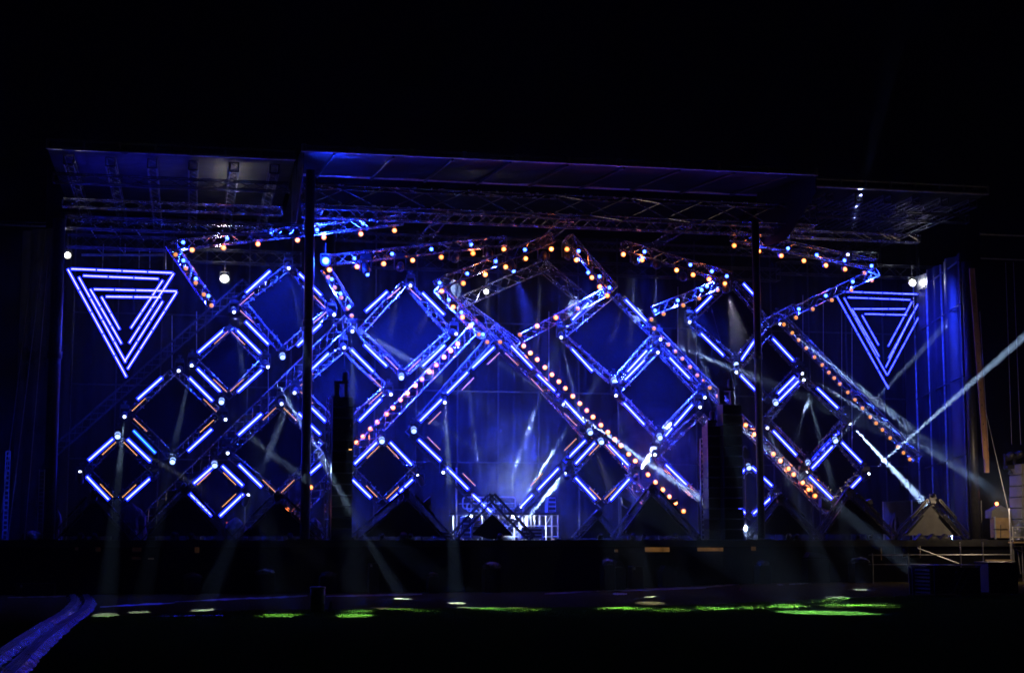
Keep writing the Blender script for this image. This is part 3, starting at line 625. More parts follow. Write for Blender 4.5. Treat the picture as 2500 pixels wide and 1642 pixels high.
dd('d14', 'tiny diamond crossing right mast', 11, (100, 1290), (316, 1490), (102, 1705), (-112, 1490), 5,
   B(11, (75, 1300, -60, 1430), (125, 1290, 290, 1445), (-60, 1560, 70, 1670), (285, 1540, 135, 1675)), panel=False, w=.2)
dd('d15', 'uppermost diamond crossing right mast', 8, (7, 2170, 1285), (2500, 100), (2218, 455), (1788, 90), 6,
   [(7, 2000, 1420, 7, 1860, 1560), (7, 2290, 1310, 7, 2420, 1450), (8, 1905, 200, 8, 2110, 400), (8, 2420, 220, 8, 2270, 440)])
dd('d16', 'small diamond right of right mast', 11, (240, 190), (500, 472), (250, 735), (-10, 480), 6,
   B(11, (297, 225, 465, 405), (30, 530, 150, 650), (478, 540, 330, 690)))
dd('d17', 'large diamond below right triangle', 11, (530, 555), (895, 890), (585, 1262), (238, 905), 5.6,
   B(11, (510, 575, 345, 740), (665, 635, 835, 800), (300, 990, 490, 1190), (840, 1000, 690, 1160), (675, 1175, 620, 1240)))
dd('d18', 'lowest small diamond at right', 11, (820, 1058), (1032, 1322), (12, 798, 275), (572, 1340), 5,
   [(11, 790, 1120, 11, 620, 1300), (11, 870, 1085, 11, 1030, 1250), (12, 600, 75, 12, 785, 260), (12, 1028, 85, 12, 940, 178)])

# ------------------------------------------------------------------ triangle signs
def tri(label, lines, d, r, step, m):
    og = P(lines[0][0], d); t = empty('triangle_sign', og, label, 'light sign', 'nested triangle signs')
    fr = MB()
    for a, b in lines:
        A, Bv = P(a, d), P(b, d); L = (Bv-A).length; n = max(1, round(L/.86)); u = (Bv-A)/n
        for i in range(n): bar_parts(A+u*i+u*.03, A+u*(i+1)-u*.03, t, og, m, r, step)
        fr.tube(A+V(0, .17, 0), Bv+V(0, .17, 0), .02, 6)
    part('frame', fr, 'dark', t, og)
    for a in (lines[0][0], lines[0][1]): A = P(a, d)+V(0, .17, 0); part('hanger', MB().tube(A, A+V(0, 0, 1.6), .012, 5), 'dark', t, og)
tri('bright blue-white nested triangle sign hanging at the left, point down', [(q(1, 640, 1175), q(1, 1570, 1212)), (q(1, 750, 1237), q(1, 1445, 1266)), (q(1, 848, 1360), q(1, 1610, 1378)), (q(1, 955, 1427), q(1, 1465, 1433)),
     (q(1, 612, 1172), q(2, 1150, 597)), (q(1, 712, 1245), q(2, 1143, 465)), (q(1, 818, 1355), q(2, 1105, 295)), (q(1, 918, 1425), q(2, 1088, 165)),
     (q(1, 1608, 1380), q(2, 1155, 525)), (q(1, 1480, 1465), q(2, 1130, 455)), (q(1, 1580, 1212), q(2, 1170, 290)), (q(1, 1480, 1275), q(2, 1185, 155))], 8, .036, .052, 'barw')
tri('thinner dotted blue nested triangle sign hanging at the right, point down', [(q(10, 880, 1262), q(10, 1530, 1285)), (q(10, 915, 1310), q(10, 1440, 1330)), (q(10, 965, 1405), q(10, 1400, 1405)), (q(10, 1055, 1447), q(10, 1410, 1455)),
     (q(10, 825, 1295), q(11, 1257, 640)), (q(10, 885, 1310), q(11, 1245, 530)), (q(10, 950, 1400), q(11, 1180, 375)), (q(10, 1035, 1455), q(11, 1175, 280)),
     (q(10, 1543, 1405), q(11, 1245, 530)), (q(10, 1450, 1450), q(11, 1232, 465)), (q(10, 1543, 1288), q(11, 1255, 390)), (q(10, 1453, 1343), q(11, 1252, 290))], 8, .021, .058, 'bar')

# ------------------------------------------------------------------ moving heads
def head_meshes():
    base = MB().box((0, 0, .34), (.30, .26, .12), None, .025).tube((0, 0, .40), (0, 0, .50), .03, 8).box((0, 0, .52), (.14, .08, .06))
    yoke = MB().box((0, 0, .27), (.34, .10, .03)).box((-.165, 0, .10), (.03, .12, .34)).box((.165, 0, .10), (.03, .12, .34))
    hd = MB().lathe((0, 0, 0), (0, 0, -1), [(.05, -.22), (.10, -.19), (.115, -.05), (.125, .08), (.09, .17), (.075, .21)], 14)
    ln = MB().lathe((0, 0, 0), (0, 0, -1), [(.052, .212), (.049, .235), (.035, .25), (.01, .256)], 12)
    wh = MB().lathe((0, 0, 0), (0, 0, -1), [(.06, -.20), (.12, -.18), (.125, .05), (.14, .12), (.135, .17)], 16)
    wl = MB().lathe((0, 0, 0), (0, 0, -1), [(.122, .172), (.112, .205), (.07, .232), (.01, .24)], 14)
    wr = MB()
    for z in (-.02, .04, .10): wr.lathe((0, 0, 0), (0, 0, -1), [(.129, z-.009), (.131, z), (.129, z+.009)], 16)
    return dict(base=base.mesh('base', M['house']), yoke=yoke.mesh('yoke', M['house']), head=hd.mesh('head', M['house'], smooth=True), lens=ln.mesh('lens', M['wht'], smooth=True),
                whead=wh.mesh('wash_head', M['house'], smooth=True), wlens=wl.mesh('wash_lens', M['wash'], smooth=True), wring=wr.mesh('light_ring', M['wash']), dlens=ln.mesh('dark_lens', M['vinyl'], smooth=True),
                blens=ln.mesh('blue_lens', M['blu'], smooth=True))
HM = head_meshes()
FLIP = Quaternion((0, 1, 0), math.pi)
def mhead(name, pos, aim, label, cat, group, kind='beam', upright=False, sc=1.0):
    aim = Vector(aim).normalized(); pv = Vector(pos)-aim*.21*sc
    o = empty(name, pv, label, cat, group); o.scale = (sc,)*3
    r = FLIP if upright else None
    put('base', HM['base'], o, rot=r); put('yoke', HM['yoke'], o, rot=r)
    rot = aim.to_track_quat('-Z', 'Y')
    h = put('head', HM['whead' if kind == 'wash' else 'head'], o, rot=rot)
    put('lens', HM[{'beam': 'lens', 'wash': 'wlens', 'off': 'dlens', 'blue': 'blens'}[kind]], h)
    if kind == 'wash': put('light_ring', HM['wring'], h)
    return o
def where(pt):
    best = min(D.items(), key=lambda kv: (Vector(pt)-sum((Vector(c) for c in kv[1][1]), Vector((0, 0)))/4).length/(1+(kv[0] == 'd0')*-.3))
    nm, c, d = best[1]
    names = ('top', 'right', 'bottom', 'left'); i = min(range(4), key=lambda i: (Vector(pt)-Vector(c[i])).length)
    return f'{names[i]} corner of the {nm}'
USED = {}
def uniq(o, prefix, pt):
    USED.setdefault((prefix, where(pt)), []).append((pt, o))
def settle_labels():
    for (prefix, w), L in USED.items():
        ax = 1 if len(L) == 1 or max(a[0][1] for a in L)-min(a[0][1] for a in L) >= max(a[0][0] for a in L)-min(a[0][0] for a in L) else 0
        L.sort(key=lambda a: a[0][ax])
        nm = {1: [''], 2: (['left ', 'right '] if ax == 0 else ['upper ', 'lower ']), 3: (['left ', 'middle ', 'right '] if ax == 0 else ['upper ', 'middle ', 'lower '])}.get(len(L)) or [o+' ' for o in ORD]
        for (pt, o), n in zip(L, nm): o['label'] = f'{n}{prefix} at the {w}'
CW, CG = (.46, .68, 1), (.86, .92, 1)
def T(pt, d): return ('p', pt, d)
BEAMS = [  # lens position, target, watts factor, cone degrees, lamp depth
 (q(2, 727, 1457), P((150, 640), 3), 1.0, 2.3, 4.6), (q(2, 1130, 955), G((257, 1500)), .8, 1.7, 5.4), (q(2, 1425, 1468), P((560, 930), 10), .35, 2.2, 4.8),
 (q(2, 1740, 490), G((340, 1493)), .5, 1.6, 5.5), (q(2, 2125, 5), G((683, 1501)), .55, 1.9, 5.5), (q(2, 1622, 538), None, 0, 0, 5.5),
 (q(2, 2047, 980), G((1173, 1484)), .5, 2.2, 5.5), (q(2, 2067, 1285), None, 0, 0, 5), (q(3, 1887, 212), P((690, 1000), 3), .25, 2.2, 4.2),
 (q(4, 390, 1170), G((877, 1491)), .45, 1.5, 5.5), (q(4, 1495, 1328), None, 0, 0, 5.5), (q(5, 802, 30), P((1000, 880), 0), .3, 2.6, 5.5),
 (q(5, 968, 180), G((866, 1501)), .6, 1.9, 5.5), (q(5, 892, 328), None, 0, 0, 5.5), (q(5, 200, 503), P((800, 1140), 0), .6, 2.3, 5.5),
 (q(5, 443, 738), G((495, 1488)), .9, 1.8, 5), (q(5, 325, 838), None, 0, 0, 5), (q(5, 1317, 752), G((1765, 1484)), .7, 2.0, 5.5),
 (q(5, 1910, 203), G((2080, 1476)), .6, 2.0, 5.5), (q(5, 1807, 825), G((1115, 1471)), 1.5, 1.9, 5), (q(5, 1560, 1490), P((760, 690), 5), .9, 2.2, 4.6),
 (q(5, 1793, 1460), None, 0, 0, 4.8), (q(5, 958, 1462), P((1200, 884), 9), .6, 1.8, 4.8),
 (q(8, 633, 235), G((1517, 1483)), .7, 1.8, 5.5), (q(8, 1533, 253), P((2000, 985), -6), .6, 2.0, 5.5), (q(8, 1510, 372), None, 0, 0, 5.4), (q(8, 1798, 97), G((1915, 1478)), .7, 2.2, 5.5),
 (q(8, 2223, 550), P((1780, 1130), 3), .8, 1.9, 5.5), (q(8, 1130, 762), G((1587, 1456)), .9, 1.3, 5.4), (q(8, 648, 840), P((1482, 1060), 4.2), 3.2, 2.8, 4.9),
 (q(8, 1935, 780), P((1830, 1060), 2), .7, 2.2, 5.4), (q(8, 1893, 867), P((1760, 1120), 2), .6, 1.8, 5.4), (q(8, 720, 1487), P((1530, 1077), 9), 1.1, 2.2, 4.7),
 (q(8, 1323, 1490), P((1603, 1078), 9), 2.6, 3.0, 4.7), (q(8, 670, 1460), P((1290, 1262), 4.6), 4.5, 3.4, 4.6), (q(8, 1483, 1300), G((1680, 1452)), .6, 1.6, 5.4),
 (q(11, 355, 103), P((2440, 1220), -6), .9, 2.3, 5.5), (q(11, 538, 514), P((2400, 1180), -2), .7, 2.0, 5.4), (q(11, 552, 567), G((2102, 1438)), .8, 1.8, 5.4),
 (q(11, 932, 929), P((2262, 1232), 5), 3.2, 4.4, 5.2), (q(11, 575, 1335), P((2330, 770), 4), .9, 2.0, 4.7), (q(11, 1090, 1346), P((2700, 645), -5), 2.8, 1.9, 4.6),
 (q(11, 327, 1520), P((2085, 640), 8), .35, 2.2, 4.4), (q(11, 250, 965), G((2044, 1458)), .8, 2.0, 5.4)]
BG = 'white beam lamps on the truss corners'
for pt, tg, f, deg, d in BEAMS:
    p = P(pt, d); aim = (tg-p) if tg is not None else V(random.uniform(-.4, .4), -1, -.35)
    aim.normalize(); toward = aim
    o = mhead('beam_lamp', p, toward, 'white beam lamp', 'beam lamp', BG); uniq(o, 'white beam lamp', pt)
    if f: spot(p+aim*.08, tg, CW, W_BEAM*f*(.16 if tg.z < .5 else 1), deg, o)
po, pd = P((2070, 622), 3.1), P((2160, 200), -4); o = mhead('beam_lamp', po, pd-po, 'white beam lamp pointing up at the tip of the upper right truss', 'beam lamp', BG); spot(po+V(0, -.1, .3), pd, (.3, .42, 1), 420000, 4.5, o, .9)
# bright pools on the field come from lamps under the upper trusses
WASH = [(q(2, 1068, 1140), 4.7), (q(2, 1565, 1370), 5.7), (q(2, 2010, 828), 5.6), (q(2, 1950, 1403), 4.3), (q(5, 335, 420), 5.6), (q(5, 1413, 605), 5.6), (q(5, 1527, 1090), 4.9), (q(5, 1237, 1183), 4.7),
        (q(8, 1118, 638), 5.5), (q(8, 2223, 482), 5.6), (q(8, 900, 1105), 4.9), (q(8, 1000, 1190), 4.7), (q(8, 1532, 1150), 5.4), (q(11, 323, 765), 5.3), (q(11, 593, 1268), 5.2), (q(11, 818, 1077), 4.7), (q(11, 100, 1300), 4.7)]
GT = {0: (963, 1485, .6), 2: (1020, 1490, .25), 4: (683, 1501, .5), 5: (866, 1501, .7), 6: (1246, 1483, .7), 7: (1290, 1488, .7), 8: (1517, 1483, 1.0), 9: (1640, 1488, .9), 10: (1587, 1471, .5), 11: (1730, 1485, .8), 12: (1778, 1452, .5), 13: (1915, 1478, .8), 14: (2150, 1476, .8), 15: (2020, 1467, .5), 16: (2060, 1478, .9)}
for i, (pt, d) in enumerate(WASH):
    p = P(pt, d); aim = V(random.uniform(-.12, .12), -1, -.75).normalized()
    o = mhead('wash_lamp', p, aim, 'domed wash lamp', 'wash lamp', 'domed wash lamps on the diamond corners', 'wash', sc=.78); uniq(o, 'domed ribbed wash lamp', pt)
    if i in (0, 2, 10):
        x, y, e = GT[i]; tg = G((x, y)); spot(p+(tg-p).normalized()*.15, tg, CG, W_GND*e, 2.9 if i > 2 else 2.0, o, .6)
settle_labels()
POOL = {0: [(683, 1501, .6)], 1: [(866, 1502, .7)], 2: [(1173, 1484, .6), (877, 1491, .25)], 3: [(963, 1486, .25)], 4: [(1246, 1483, .5)], 6: [(1290, 1488, .6), (1500, 1484, .9)], 7: [(1560, 1486, .9)], 8: [(1640, 1488, .8), (1750, 1485, .8)], 9: [(1587, 1471, .3)], 10: [(1850, 1481, .8), (1940, 1478, .9), (2020, 1467, .3), (2050, 1476, .9), (2140, 1477, .8)]}
# dark heads hanging from the zigzag trusses
for i, (k, x, y, kind, lab) in enumerate([(4, 1890, 1100, 'off', 'large black moving head, third below the top truss left of centre'), (4, 1400, 1180, 'off', 'large black moving head, second below the top truss left of centre'), (4, 2210, 1070, 'off', 'large black moving head at the right end of the left centre truss'),
        (4, 1105, 1225, 'blue', 'black moving head with blue-white lens, first below the left centre truss'), (7, 470, 1090, 'off', 'plain black moving head under the right end of the rising centre truss'), (7, 200, 1195, 'blue', 'black moving head throwing a wide blue cone at the centre'),
        (7, 1305, 1120, 'off', 'plain black moving head, first under the top truss right of centre'), (7, 1500, 1160, 'off', 'plain black moving head, second under the top truss right of centre'), (7, 1740, 1270, 'off', 'plain black moving head, third under the top truss right of centre'),
        (7, 700, 1080, 'off', 'plain black moving head beside the steep truss right of centre'), (7, 2130, 1380, 'off', 'plain black moving head hanging at the tip above the right mast')]):
    p = P(q(k, x, y), 3.3); tgs = [G((a, b)) for a, b, e in POOL.get(i, ())]; aim = V(.25, -.45, -1) if kind == 'blue' else ((tgs[0]-p).normalized() if tgs else V(.15, -.5, -1))
    o = mhead('moving_head', p, aim, lab, 'moving head', 'large moving heads hanging from the trusses', kind, sc=1.25)
    for tg, (a_, b_, e) in zip(tgs, POOL.get(i, ())): spot(p+(tg-p).normalized()*.33, tg, CG, W_GND*e, 2.7, o, .6)
    if i == 5: spot(p+aim.normalized()*.1, P((1320, 860), 3), (.03, .05, 1), 60000, 30, o, .8)
# floods
def flood(pt, d, m, col, watts, label, r=.11):
    p = P(pt, d); t = empty('flood_lamp', p, label, 'flood lamp')
    part('lens', MB().lathe(p, (0, -1, 0), [(r, 0), (r*.9, r*.35), (r*.5, r*.6), (.01, r*.7)], 14), m, t, p, True)
    part('body', MB().lathe(p, (0, 1, 0), [(r*1.15, -.02), (r*1.1, .1), (r*.6, .25)], 14), 'house', t, p, True)
    part('yoke', MB().path([p+V(-r*1.3, .05, 0), p+V(-r*1.3, .05, r*2), p+V(r*1.3, .05, r*2), p+V(r*1.3, .05, 0)], .015, 5).tube(p+V(0, .05, r*2), p+V(0, .05, r*2+.4), .02), 'dark', t, p)
    part('glow_ring', MB().lathe(p, (0, -1, 0), [(r*1.4, -.03), (r*1.4, -.01), (r*1.1, 0)], 16), 'bhalo' if m == 'floodb' else 'wrim', t, p, True)  # glowing ring added for the halo round the lens
    point(p+V(0, -.35, .0), col, watts, .10, t)
flood((548, 680), 8, 'flood', (1, .97, .85), 90, 'glaring white flood lamp at upper left above the small diamond', .13)
flood((165, 623), 3, 'flood', (1, .92, .7), 12, 'small warm white flood lamp beside the leftmost mast', .09)
flood((1187, 712), 6.3, 'flood', (1, 1, .95), 45, 'small white flood lamp near the centre crossing', .075)
flood((2228, 690), 8, 'flood', (.9, .97, 1), 55, 'glaring white flood lamp above the right triangle', .12)
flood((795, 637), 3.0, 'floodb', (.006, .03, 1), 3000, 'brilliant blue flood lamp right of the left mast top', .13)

# ------------------------------------------------------------------ dark triangular risers along the stage edge
RSG = 'dark triangular risers along the stage edge'
def riser(label, apex, left, right, d, bars=True, panel='cloth', head=True, w=.22, lattice=False):
    A, Lf, R = P(apex, d), P(left, d), P(right, d); Lf.z = max(Lf.z, DZ+.02); R.z = max(R.z, DZ+.02); og = V(A.x, d, DZ)
    t = empty('triangle_riser', og, label, 'riser', RSG)
    for e in (Lf, R):
        u = (e-A).normalized(); ch, lc = truss_mb(A+u*.12, e, w, rc=.022, rl=.011, pitch=.3)
        s = part('truss_side', ch, 'dark', t, og); put('lacing', lc.mesh('lacing', M['dark'], og), s)
        if bars:
            n = V(0, 1, 0).cross(u); n = n if n.z > 0 else -n; L = (e-A).length
            for (f0, f1, o) in ((.10, .58, .12), (.36, .86, -.14)):
                a, b = A+u*L*f0+n*o+V(0, -.16, 0), A+u*L*f1+n*o+V(0, -.16, 0); Rm = Matrix((u, V(0, 1, 0), u.cross(V(0, 1, 0)))).transposed()
                h = part('led_bar', MB().box((a+b)/2, ((b-a).length, .10, .095), Rm, .02), 'vinyl', t, og)
                part('bar_window', MB().box((a+b)/2+V(0, -.055, 0), ((b-a).length-.06, .012, .05), Rm), 'film', h, og)
    if panel:
        c = (A+Lf+R)/3; k = .9 if not lattice else .5
        part('panel', MB().prism([A+(c-A)*.22+V(0, .08, 0), Lf+(c-Lf)*.14+V(0, .08, 0), R+(c-R)*.14+V(0, .08, 0)], .03), panel, t, og)
    part('apex_block', MB().box(A, (w, w*1.1, w), Matrix.Rotation(math.pi/4, 3, 'Y')), 'dark', t, og)
    if head:
        mhead('moving_head', A+V(0, -.25, .10), V(.1, -1, .1), label.replace(' triangular riser', '').replace('dark', 'unlit moving head atop the', 1), 'moving head', 'unlit moving heads on the risers', 'off', True, .7)
    return t
riser('dark triangular riser furthest left with slanting unlit bars', (230, 1206), (130, 1313), (328, 1313), 1.2)
riser('dark triangular riser second from the left with unlit bars', (450, 1190), (340, 1313), (560, 1313), 1.2)
riser('dark triangular riser beside the left mast foot', (678, 1208), (572, 1313), (790, 1313), 1.2)
riser('dark wide triangular riser left of the DJ platform', (993, 1202), (862, 1314), (1100, 1314), 1.0)
riser('dark small triangular riser right of the DJ platform', (1458, 1254), (1403, 1315), (1512, 1315), 1.6, False, head=False)
riser('dark wide triangular riser left of the right speakers', (1590, 1191), (1498, 1312), (1702, 1312), 1.2)
riser('dark triangular riser behind the right mast foot', (1903, 1213), (1826, 1308), (1993, 1308), 1.2)
riser('dark triangular riser second from the right with open truss', (2071, 1199), (1994, 1308), (2183, 1308), 1.2)
riser('dark triangular riser furthest right with pale grey panel', (2274, 1215), (2189, 1310), (2360, 1311), 1.3, True, 'grey')
# open truss peak in front of the DJ platform
A, Lf, R = P((1200, 1211), 1.6), P((1105, 1313), 1.6), P((1297, 1313), 1.6); og = V(A.x, 1.6, DZ)
t = empty('truss_peak', og, 'open black truss peak with a small solid diamond, at the stage centre', 'truss peak')
for e in (Lf, R):
    ch, lc = truss_mb(A, e, .26, rc=.03, rl=.016, pitch=.34); s = part('truss_side', ch, 'dark', t, og); put('lacing', lc.mesh('lacing', M['dark'], og), s)
part('black_panel', MB().prism([P((1202, 1254), 1.4), P((1250, 1303), 1.4), P((1202, 1316), 1.4), P((1152, 1303), 1.4)], .05), 'cloth', t, og)
# pointed dark flaps standing behind the risers
for (pts, lab) in (([q(6, 1600, 330), q(6, 1680, 265), q(6, 1680, 330), q(6, 1650, 380)], 'dark pointed cover right of the wide riser left of centre'), ([q(9, 1185, 270), q(9, 1275, 325), q(9, 1240, 370), q(9, 1195, 340)], 'dark pointed cover left of the wide right riser'),
                   ([q(9, 1600, 300), q(9, 1690, 280), q(9, 1680, 320), q(9, 1620, 335)], 'dark pointed cover right of the wide right riser'), ([q(12, 700, 260), q(12, 780, 300), q(12, 770, 360), q(12, 700, 330)], 'dark pointed cover left of the second riser from the right'),
                   ([q(12, 1070, 280), q(12, 1110, 262), q(12, 1130, 300), q(12, 1095, 310)], 'dark pointed cover right of the second riser from the right')):
    c = P(pts[0], 1.5); t = empty('lamp_cover', c, lab, 'cover', 'dark covered lamps behind the risers')
    part('hood', MB().prism([P(p, 1.4) for p in pts], .3), 'black', t, c); part('stem', MB().tube(c+V(0, .15, -.1), V(c.x, 1.55, DZ), .03), 'dark', t, c)

# ------------------------------------------------------------------ speaker stacks
def speakers(label, xa, xb, ya, d, n, top=None):
    a, b = P((xa, 1317), d), P((xb, 1317), d); zt = P(((xa+xb)/2, ya), d).z; cx, w = (a.x+b.x)/2, b.x-a.x; og = V(cx, d, DZ)
    t = empty('speaker_stack', og, label, 'speaker stack', 'tall black speaker stacks')
    h = (zt-DZ)/n
    for i in range(n):
        z = DZ+h*(i+.5); s = part('cabinet', MB().prism([(cx-w/2, d-.30, z-h*.47), (cx-w/2, d-.30, z+h*.47), (cx-w/2, d+.35, z+h*.498), (cx-w/2, d+.35, z-h*.498)], w, (1, 0, 0)), 'black', t, og)
        gr = part('grille', MB().box((cx, d-.312, z), (w*.9, .012, h*.8)), 'cloth', s, og)
    if top:
        fr = MB(); ta, tb_, ty = top; a2, b2 = P((ta, 1317), d).x, P((tb_, 1317), d).x; z2 = P(((ta+tb_)/2, ty), d).z
        fr.box(((a2+b2)/2, d, z2-.05), (b2-a2, .3, .10))
        for x in (a2+.04, b2-.1): fr.box((x, d, (zt+z2)/2), (.10 if x > a2+.1 else .18, .2, z2-zt))
        part('rigging_frame', fr, 'black', t, og)
        part('hoist', MB().lathe((b2-.12, d, z2), (0, 0, 1), [(.06, 0), (.10, .05), (.10, .3), (.04, .36)], 10).tube((b2-.12, d, z2+.3), (b2-.12, d+2, z2+3.2), .012), 'black', t, og)
    return t, cx, w, zt
t, cx, w, zt = speakers('tall black speaker stack right of the left mast', 806, 857, 968, -.1, 13, (814, 846, 930))
part('status_light', MB().box((cx+w*.36, -.43, P((850, 1098), -.1).z), (.10, .01, .025)), 'indicator', t, V(cx, -.1, DZ))
speakers('tallest black speaker stack left of the right mast', 1763, 1810, 988, -.1, 13, (1763, 1798, 948))
speakers('shorter black speaker stack between two perforated columns', 1725, 1755, 1040, .3, 11, (1733, 1752, 1026))
def column(label, xa, xb, ya, d, m='rail', y1=1317):
    a, b = P((xa, y1), d), P((xb, y1), d); zb = max(DZ, a.z); zt = P(((xa+xb)/2, ya), d).z; cx, w = (a.x+b.x)/2, b.x-a.x; og = V(cx, d, zb)
    t = empty('perforated_column', og, label, 'rigging column', 'perforated rigging columns'); n = max(3, round((zt-zb)/.36)); h = (zt-zb)/n
    for i in range(n):
        z = zb+h*i; mb = MB()
        for x in (-w/2+.018, w/2-.018): mb.box((cx+x, d, z+h/2), (.036, .05, h*.97))
        for f in (.04, .5, .96): mb.box((cx, d, z+h*f), (w-.07, .05, .05))
        part('side_plate', mb, m, t, og)
column('pink and blue perforated column left of the shorter speaker stack', 1712, 1725, 1070, .6)
column('narrow perforated column between the two right speaker stacks', 1755, 1763, 1012, .6)
column('faint blue perforated column at the far left picture edge', 5, 18, 1100, 5.8)
p = P((1823, 1316), 2); zt = P((1823, 1108), 2).z
t = empty('lamp_stand', V(p.x, 2, DZ), 'thin black lamp stand between the tall speakers and the right mast', 'lamp stand')
part('pole', MB().tube((p.x, 2, DZ), (p.x, 2, zt), .03), 'dark', t, V(p.x, 2, DZ)); part('head', MB().box((p.x, 2, zt), (.22, .2, .35), None, .04), 'black', t, V(p.x, 2, DZ)); part('cap', MB().lathe((p.x, 2, zt+.18), (0, 0, 1), [(.05, 0), (.09, .05), (.03, .14)], 10), 'black', t, V(p.x, 2, DZ))
for k in (-1, 0, 1): part('leg', MB().tube((p.x, 2, DZ+.5), (p.x+.35*k, 2+.3*(1 if k else -1), DZ), .018), 'dark', t, V(p.x, 2, DZ))
p = P((798, 1316), .2); t = empty('cable_pole', V(p.x, .2, DZ), 'slim blue-edged truss pole hard against the left speaker stack', 'pole')
ch, lc = truss_mb((p.x, .2, DZ), (p.x, .2, P((805, 968), .2).z), .14, rc=.014, rl=.008); part('chord', ch, 'alu', t, V(p.x, .2, DZ)); part('lacing', lc, 'alu', t, V(p.x, .2, DZ))

# ------------------------------------------------------------------ DJ platform
d = 6.5; zt = P((1230, 1251), d).z; xa, xb = P((1111, 1300), d).x, P((1362, 1300), d).x; og = V((xa+xb)/2, d, DZ)
t = empty('dj_platform', og, 'white-lit scaffold platform with decks and railings at the stage centre', 'platform')
part('deck', MB().box(((xa+xb)/2, d+.6, zt-.04), (xb-xa, 1.6, .09)), 'dark', t, og)
for px in (1113, 1138, 1175, 1215, 1266, 1286, 1295, 1316, 1345, 1360):
    x = P((px, 1300), d).x; part('leg', MB().tube((x, d-.15, DZ), (x, d-.15, zt-.08), .028), 'rail', t, og); part('leg', MB().tube((x+.1, d+1.3, DZ), (x+.1, d+1.3, zt-.08), .028), 'rail', t, og)
for py in (1283, 1309): z = P((1200, py), d).z; part('ledger', MB().tube((xa, d-.16, z), (xb, d-.16, z), .024), 'rail', t, og)
for (a, b) in ((1113, 1138), (1215, 1266), (1316, 1345)): part('brace', MB().tube(P((a, 1312), d-.17), P((b, 1258), d-.17), .018), 'rail', t, og)
def rail_loop(x0, x1, y0, y1, d):
    c = []; r = 7
    for cx, cy, a0 in ((x1-r, y0+r, -90), (x1-r, y1-r, 0), (x0+r, y1-r, 90), (x0+r, y0+r, 180)):
        for k in range(5): a = math.radians(a0+k*22.5); c.append(P((cx+r*math.cos(a), cy+r*math.sin(a)), d))
    return MB().path(c+c[:1], .034, 6)
part('railing', rail_loop(1130, 1258, 1213, 1241, d), 'rail', t, og); part('railing', rail_loop(1140, 1205, 1228, 1247, d-.1), 'rail', t, og)
part('railing', MB().tube(P((1120, 1229), d), P((1256, 1228), d), .02).tube(P((1150, 1213), d), P((1150, 1251), d), .024).tube(P((1207, 1213), d), P((1207, 1251), d), .024), 'rail', t, og)
p = P((1109, 1316), d); t2 = empty('pole', V(p.x, d-.4, DZ), 'tall thin pole at the left end of the DJ platform', 'pole')
part('shaft', MB().tube((p.x, d-.4, DZ), (p.x, d-.4, P((1111, 1142), d).z), .04), 'rail', t2, V(p.x, d-.4, DZ)); part('foot', MB().box((p.x, d-.4, DZ+.02), (.3, .3, .04)), 'dark', t2, V(p.x, d-.4, DZ))
def flightcase(label, x0, x1, y0, y1, d, m='case', lines=3):
    a, b = P((x0, y1), d), P((x1, y0), d); c = (a+b)/2; w, h = b.x-a.x, b.z-a.z; og = V(c.x, d, a.z)
    t = empty('flight_case', og, label, 'flight case', 'flight cases on the stage'); part('shell', MB().box(c, (w, .55, h), None, min(w, h)*.08), m, t, og)
    e = MB()
    for s in (-1, 1): e.box(c+V(s*w*.48, -.285, 0), (.03, .015, h*.96)); e.box(c+V(0, -.285, s*h*.47), (w*.9, .015, .03))
    part('edging', e, 'alu', t, og)
    for k in range(lines): part('panel_slot', MB().box(c+V(0, -.28, h*((k+.5)/lines-.5)*.8), (w*.8, .02, h*.5/lines)), 'house', t, og)
flightcase('white-lit equipment rack right of the truss peak', 1268, 1324, 1286, 1316, 5.9)
flightcase('tall white-edged equipment rack under the left of the DJ platform', 1126, 1147, 1261, 1315, 6.0, 'case', 4)
flightcase('open shelf rack under the left end of the DJ platform', 1150, 1168, 1262, 1315, 6.1, 'case', 3)
flightcase('small orange case under the DJ platform', 1153, 1172, 1272, 1282, 5.95, 'orgp', 1)
flightcase('low grey case left of the DJ platform', 1061, 1100, 1296, 1315, 4.0, 'case', 2)
flightcase('small orange bundle case on the deck right of the platform', 1350, 1367, 1314, 1318.5, 2.5, 'orgp', 1)
flightcase('dark shelf unit on the right end of the DJ platform', 1334, 1354, 1211, 1250, 6.9, 'case', 3)
for px, py, tg, f, dg, lab in ((1181, 1232, P((1145, 960), 9), .3, 2.4, 'first'), (1227, 1233, P((1315, 980), 9), .35, 2.6, 'second'), (1269, 1232, P((1420, 990), 9), .3, 2.2, 'third'), (1314, 1232, P((1352, 1190), 9), .3, 3, 'fourth')):
    p = P((px, py), d); aim = (tg-p).normalized(); o = mhead('deck_lamp', p, aim, f'upright beam lamp on the DJ platform, {lab} from the left', 'beam lamp', 'beam lamps standing on the DJ platform', 'beam', True, .75)
    spot(p+aim*.1, tg, CW, W_BEAM*f, dg, o)
    if lab in ('first', 'third'): spot(p+aim*.1, P((1265, 1150), d+2), (.62, .85, .95), 900, 75, o, 1)
p = P((1253, 1259), d+.3); t = empty('work_lamp', p, 'small glaring lamp hung under the DJ platform deck', 'lamp')
part('bulb', MB().lathe(p, (0, -1, 0), [(.06, 0), (.05, .03), (.02, .05)], 10), 'flood', t, p); part('body', MB().lathe(p, (0, 1, 0), [(.07, 0), (.07, .1), (.03, .15)], 10), 'house', t, p); point(p+V(0, -.15, -.1), (.75, .9, 1), 500, .06, t)
p = P((1150, 1258), d+.6); t = empty('work_lamp', p, 'small work lamp behind the racks under the DJ platform', 'lamp')
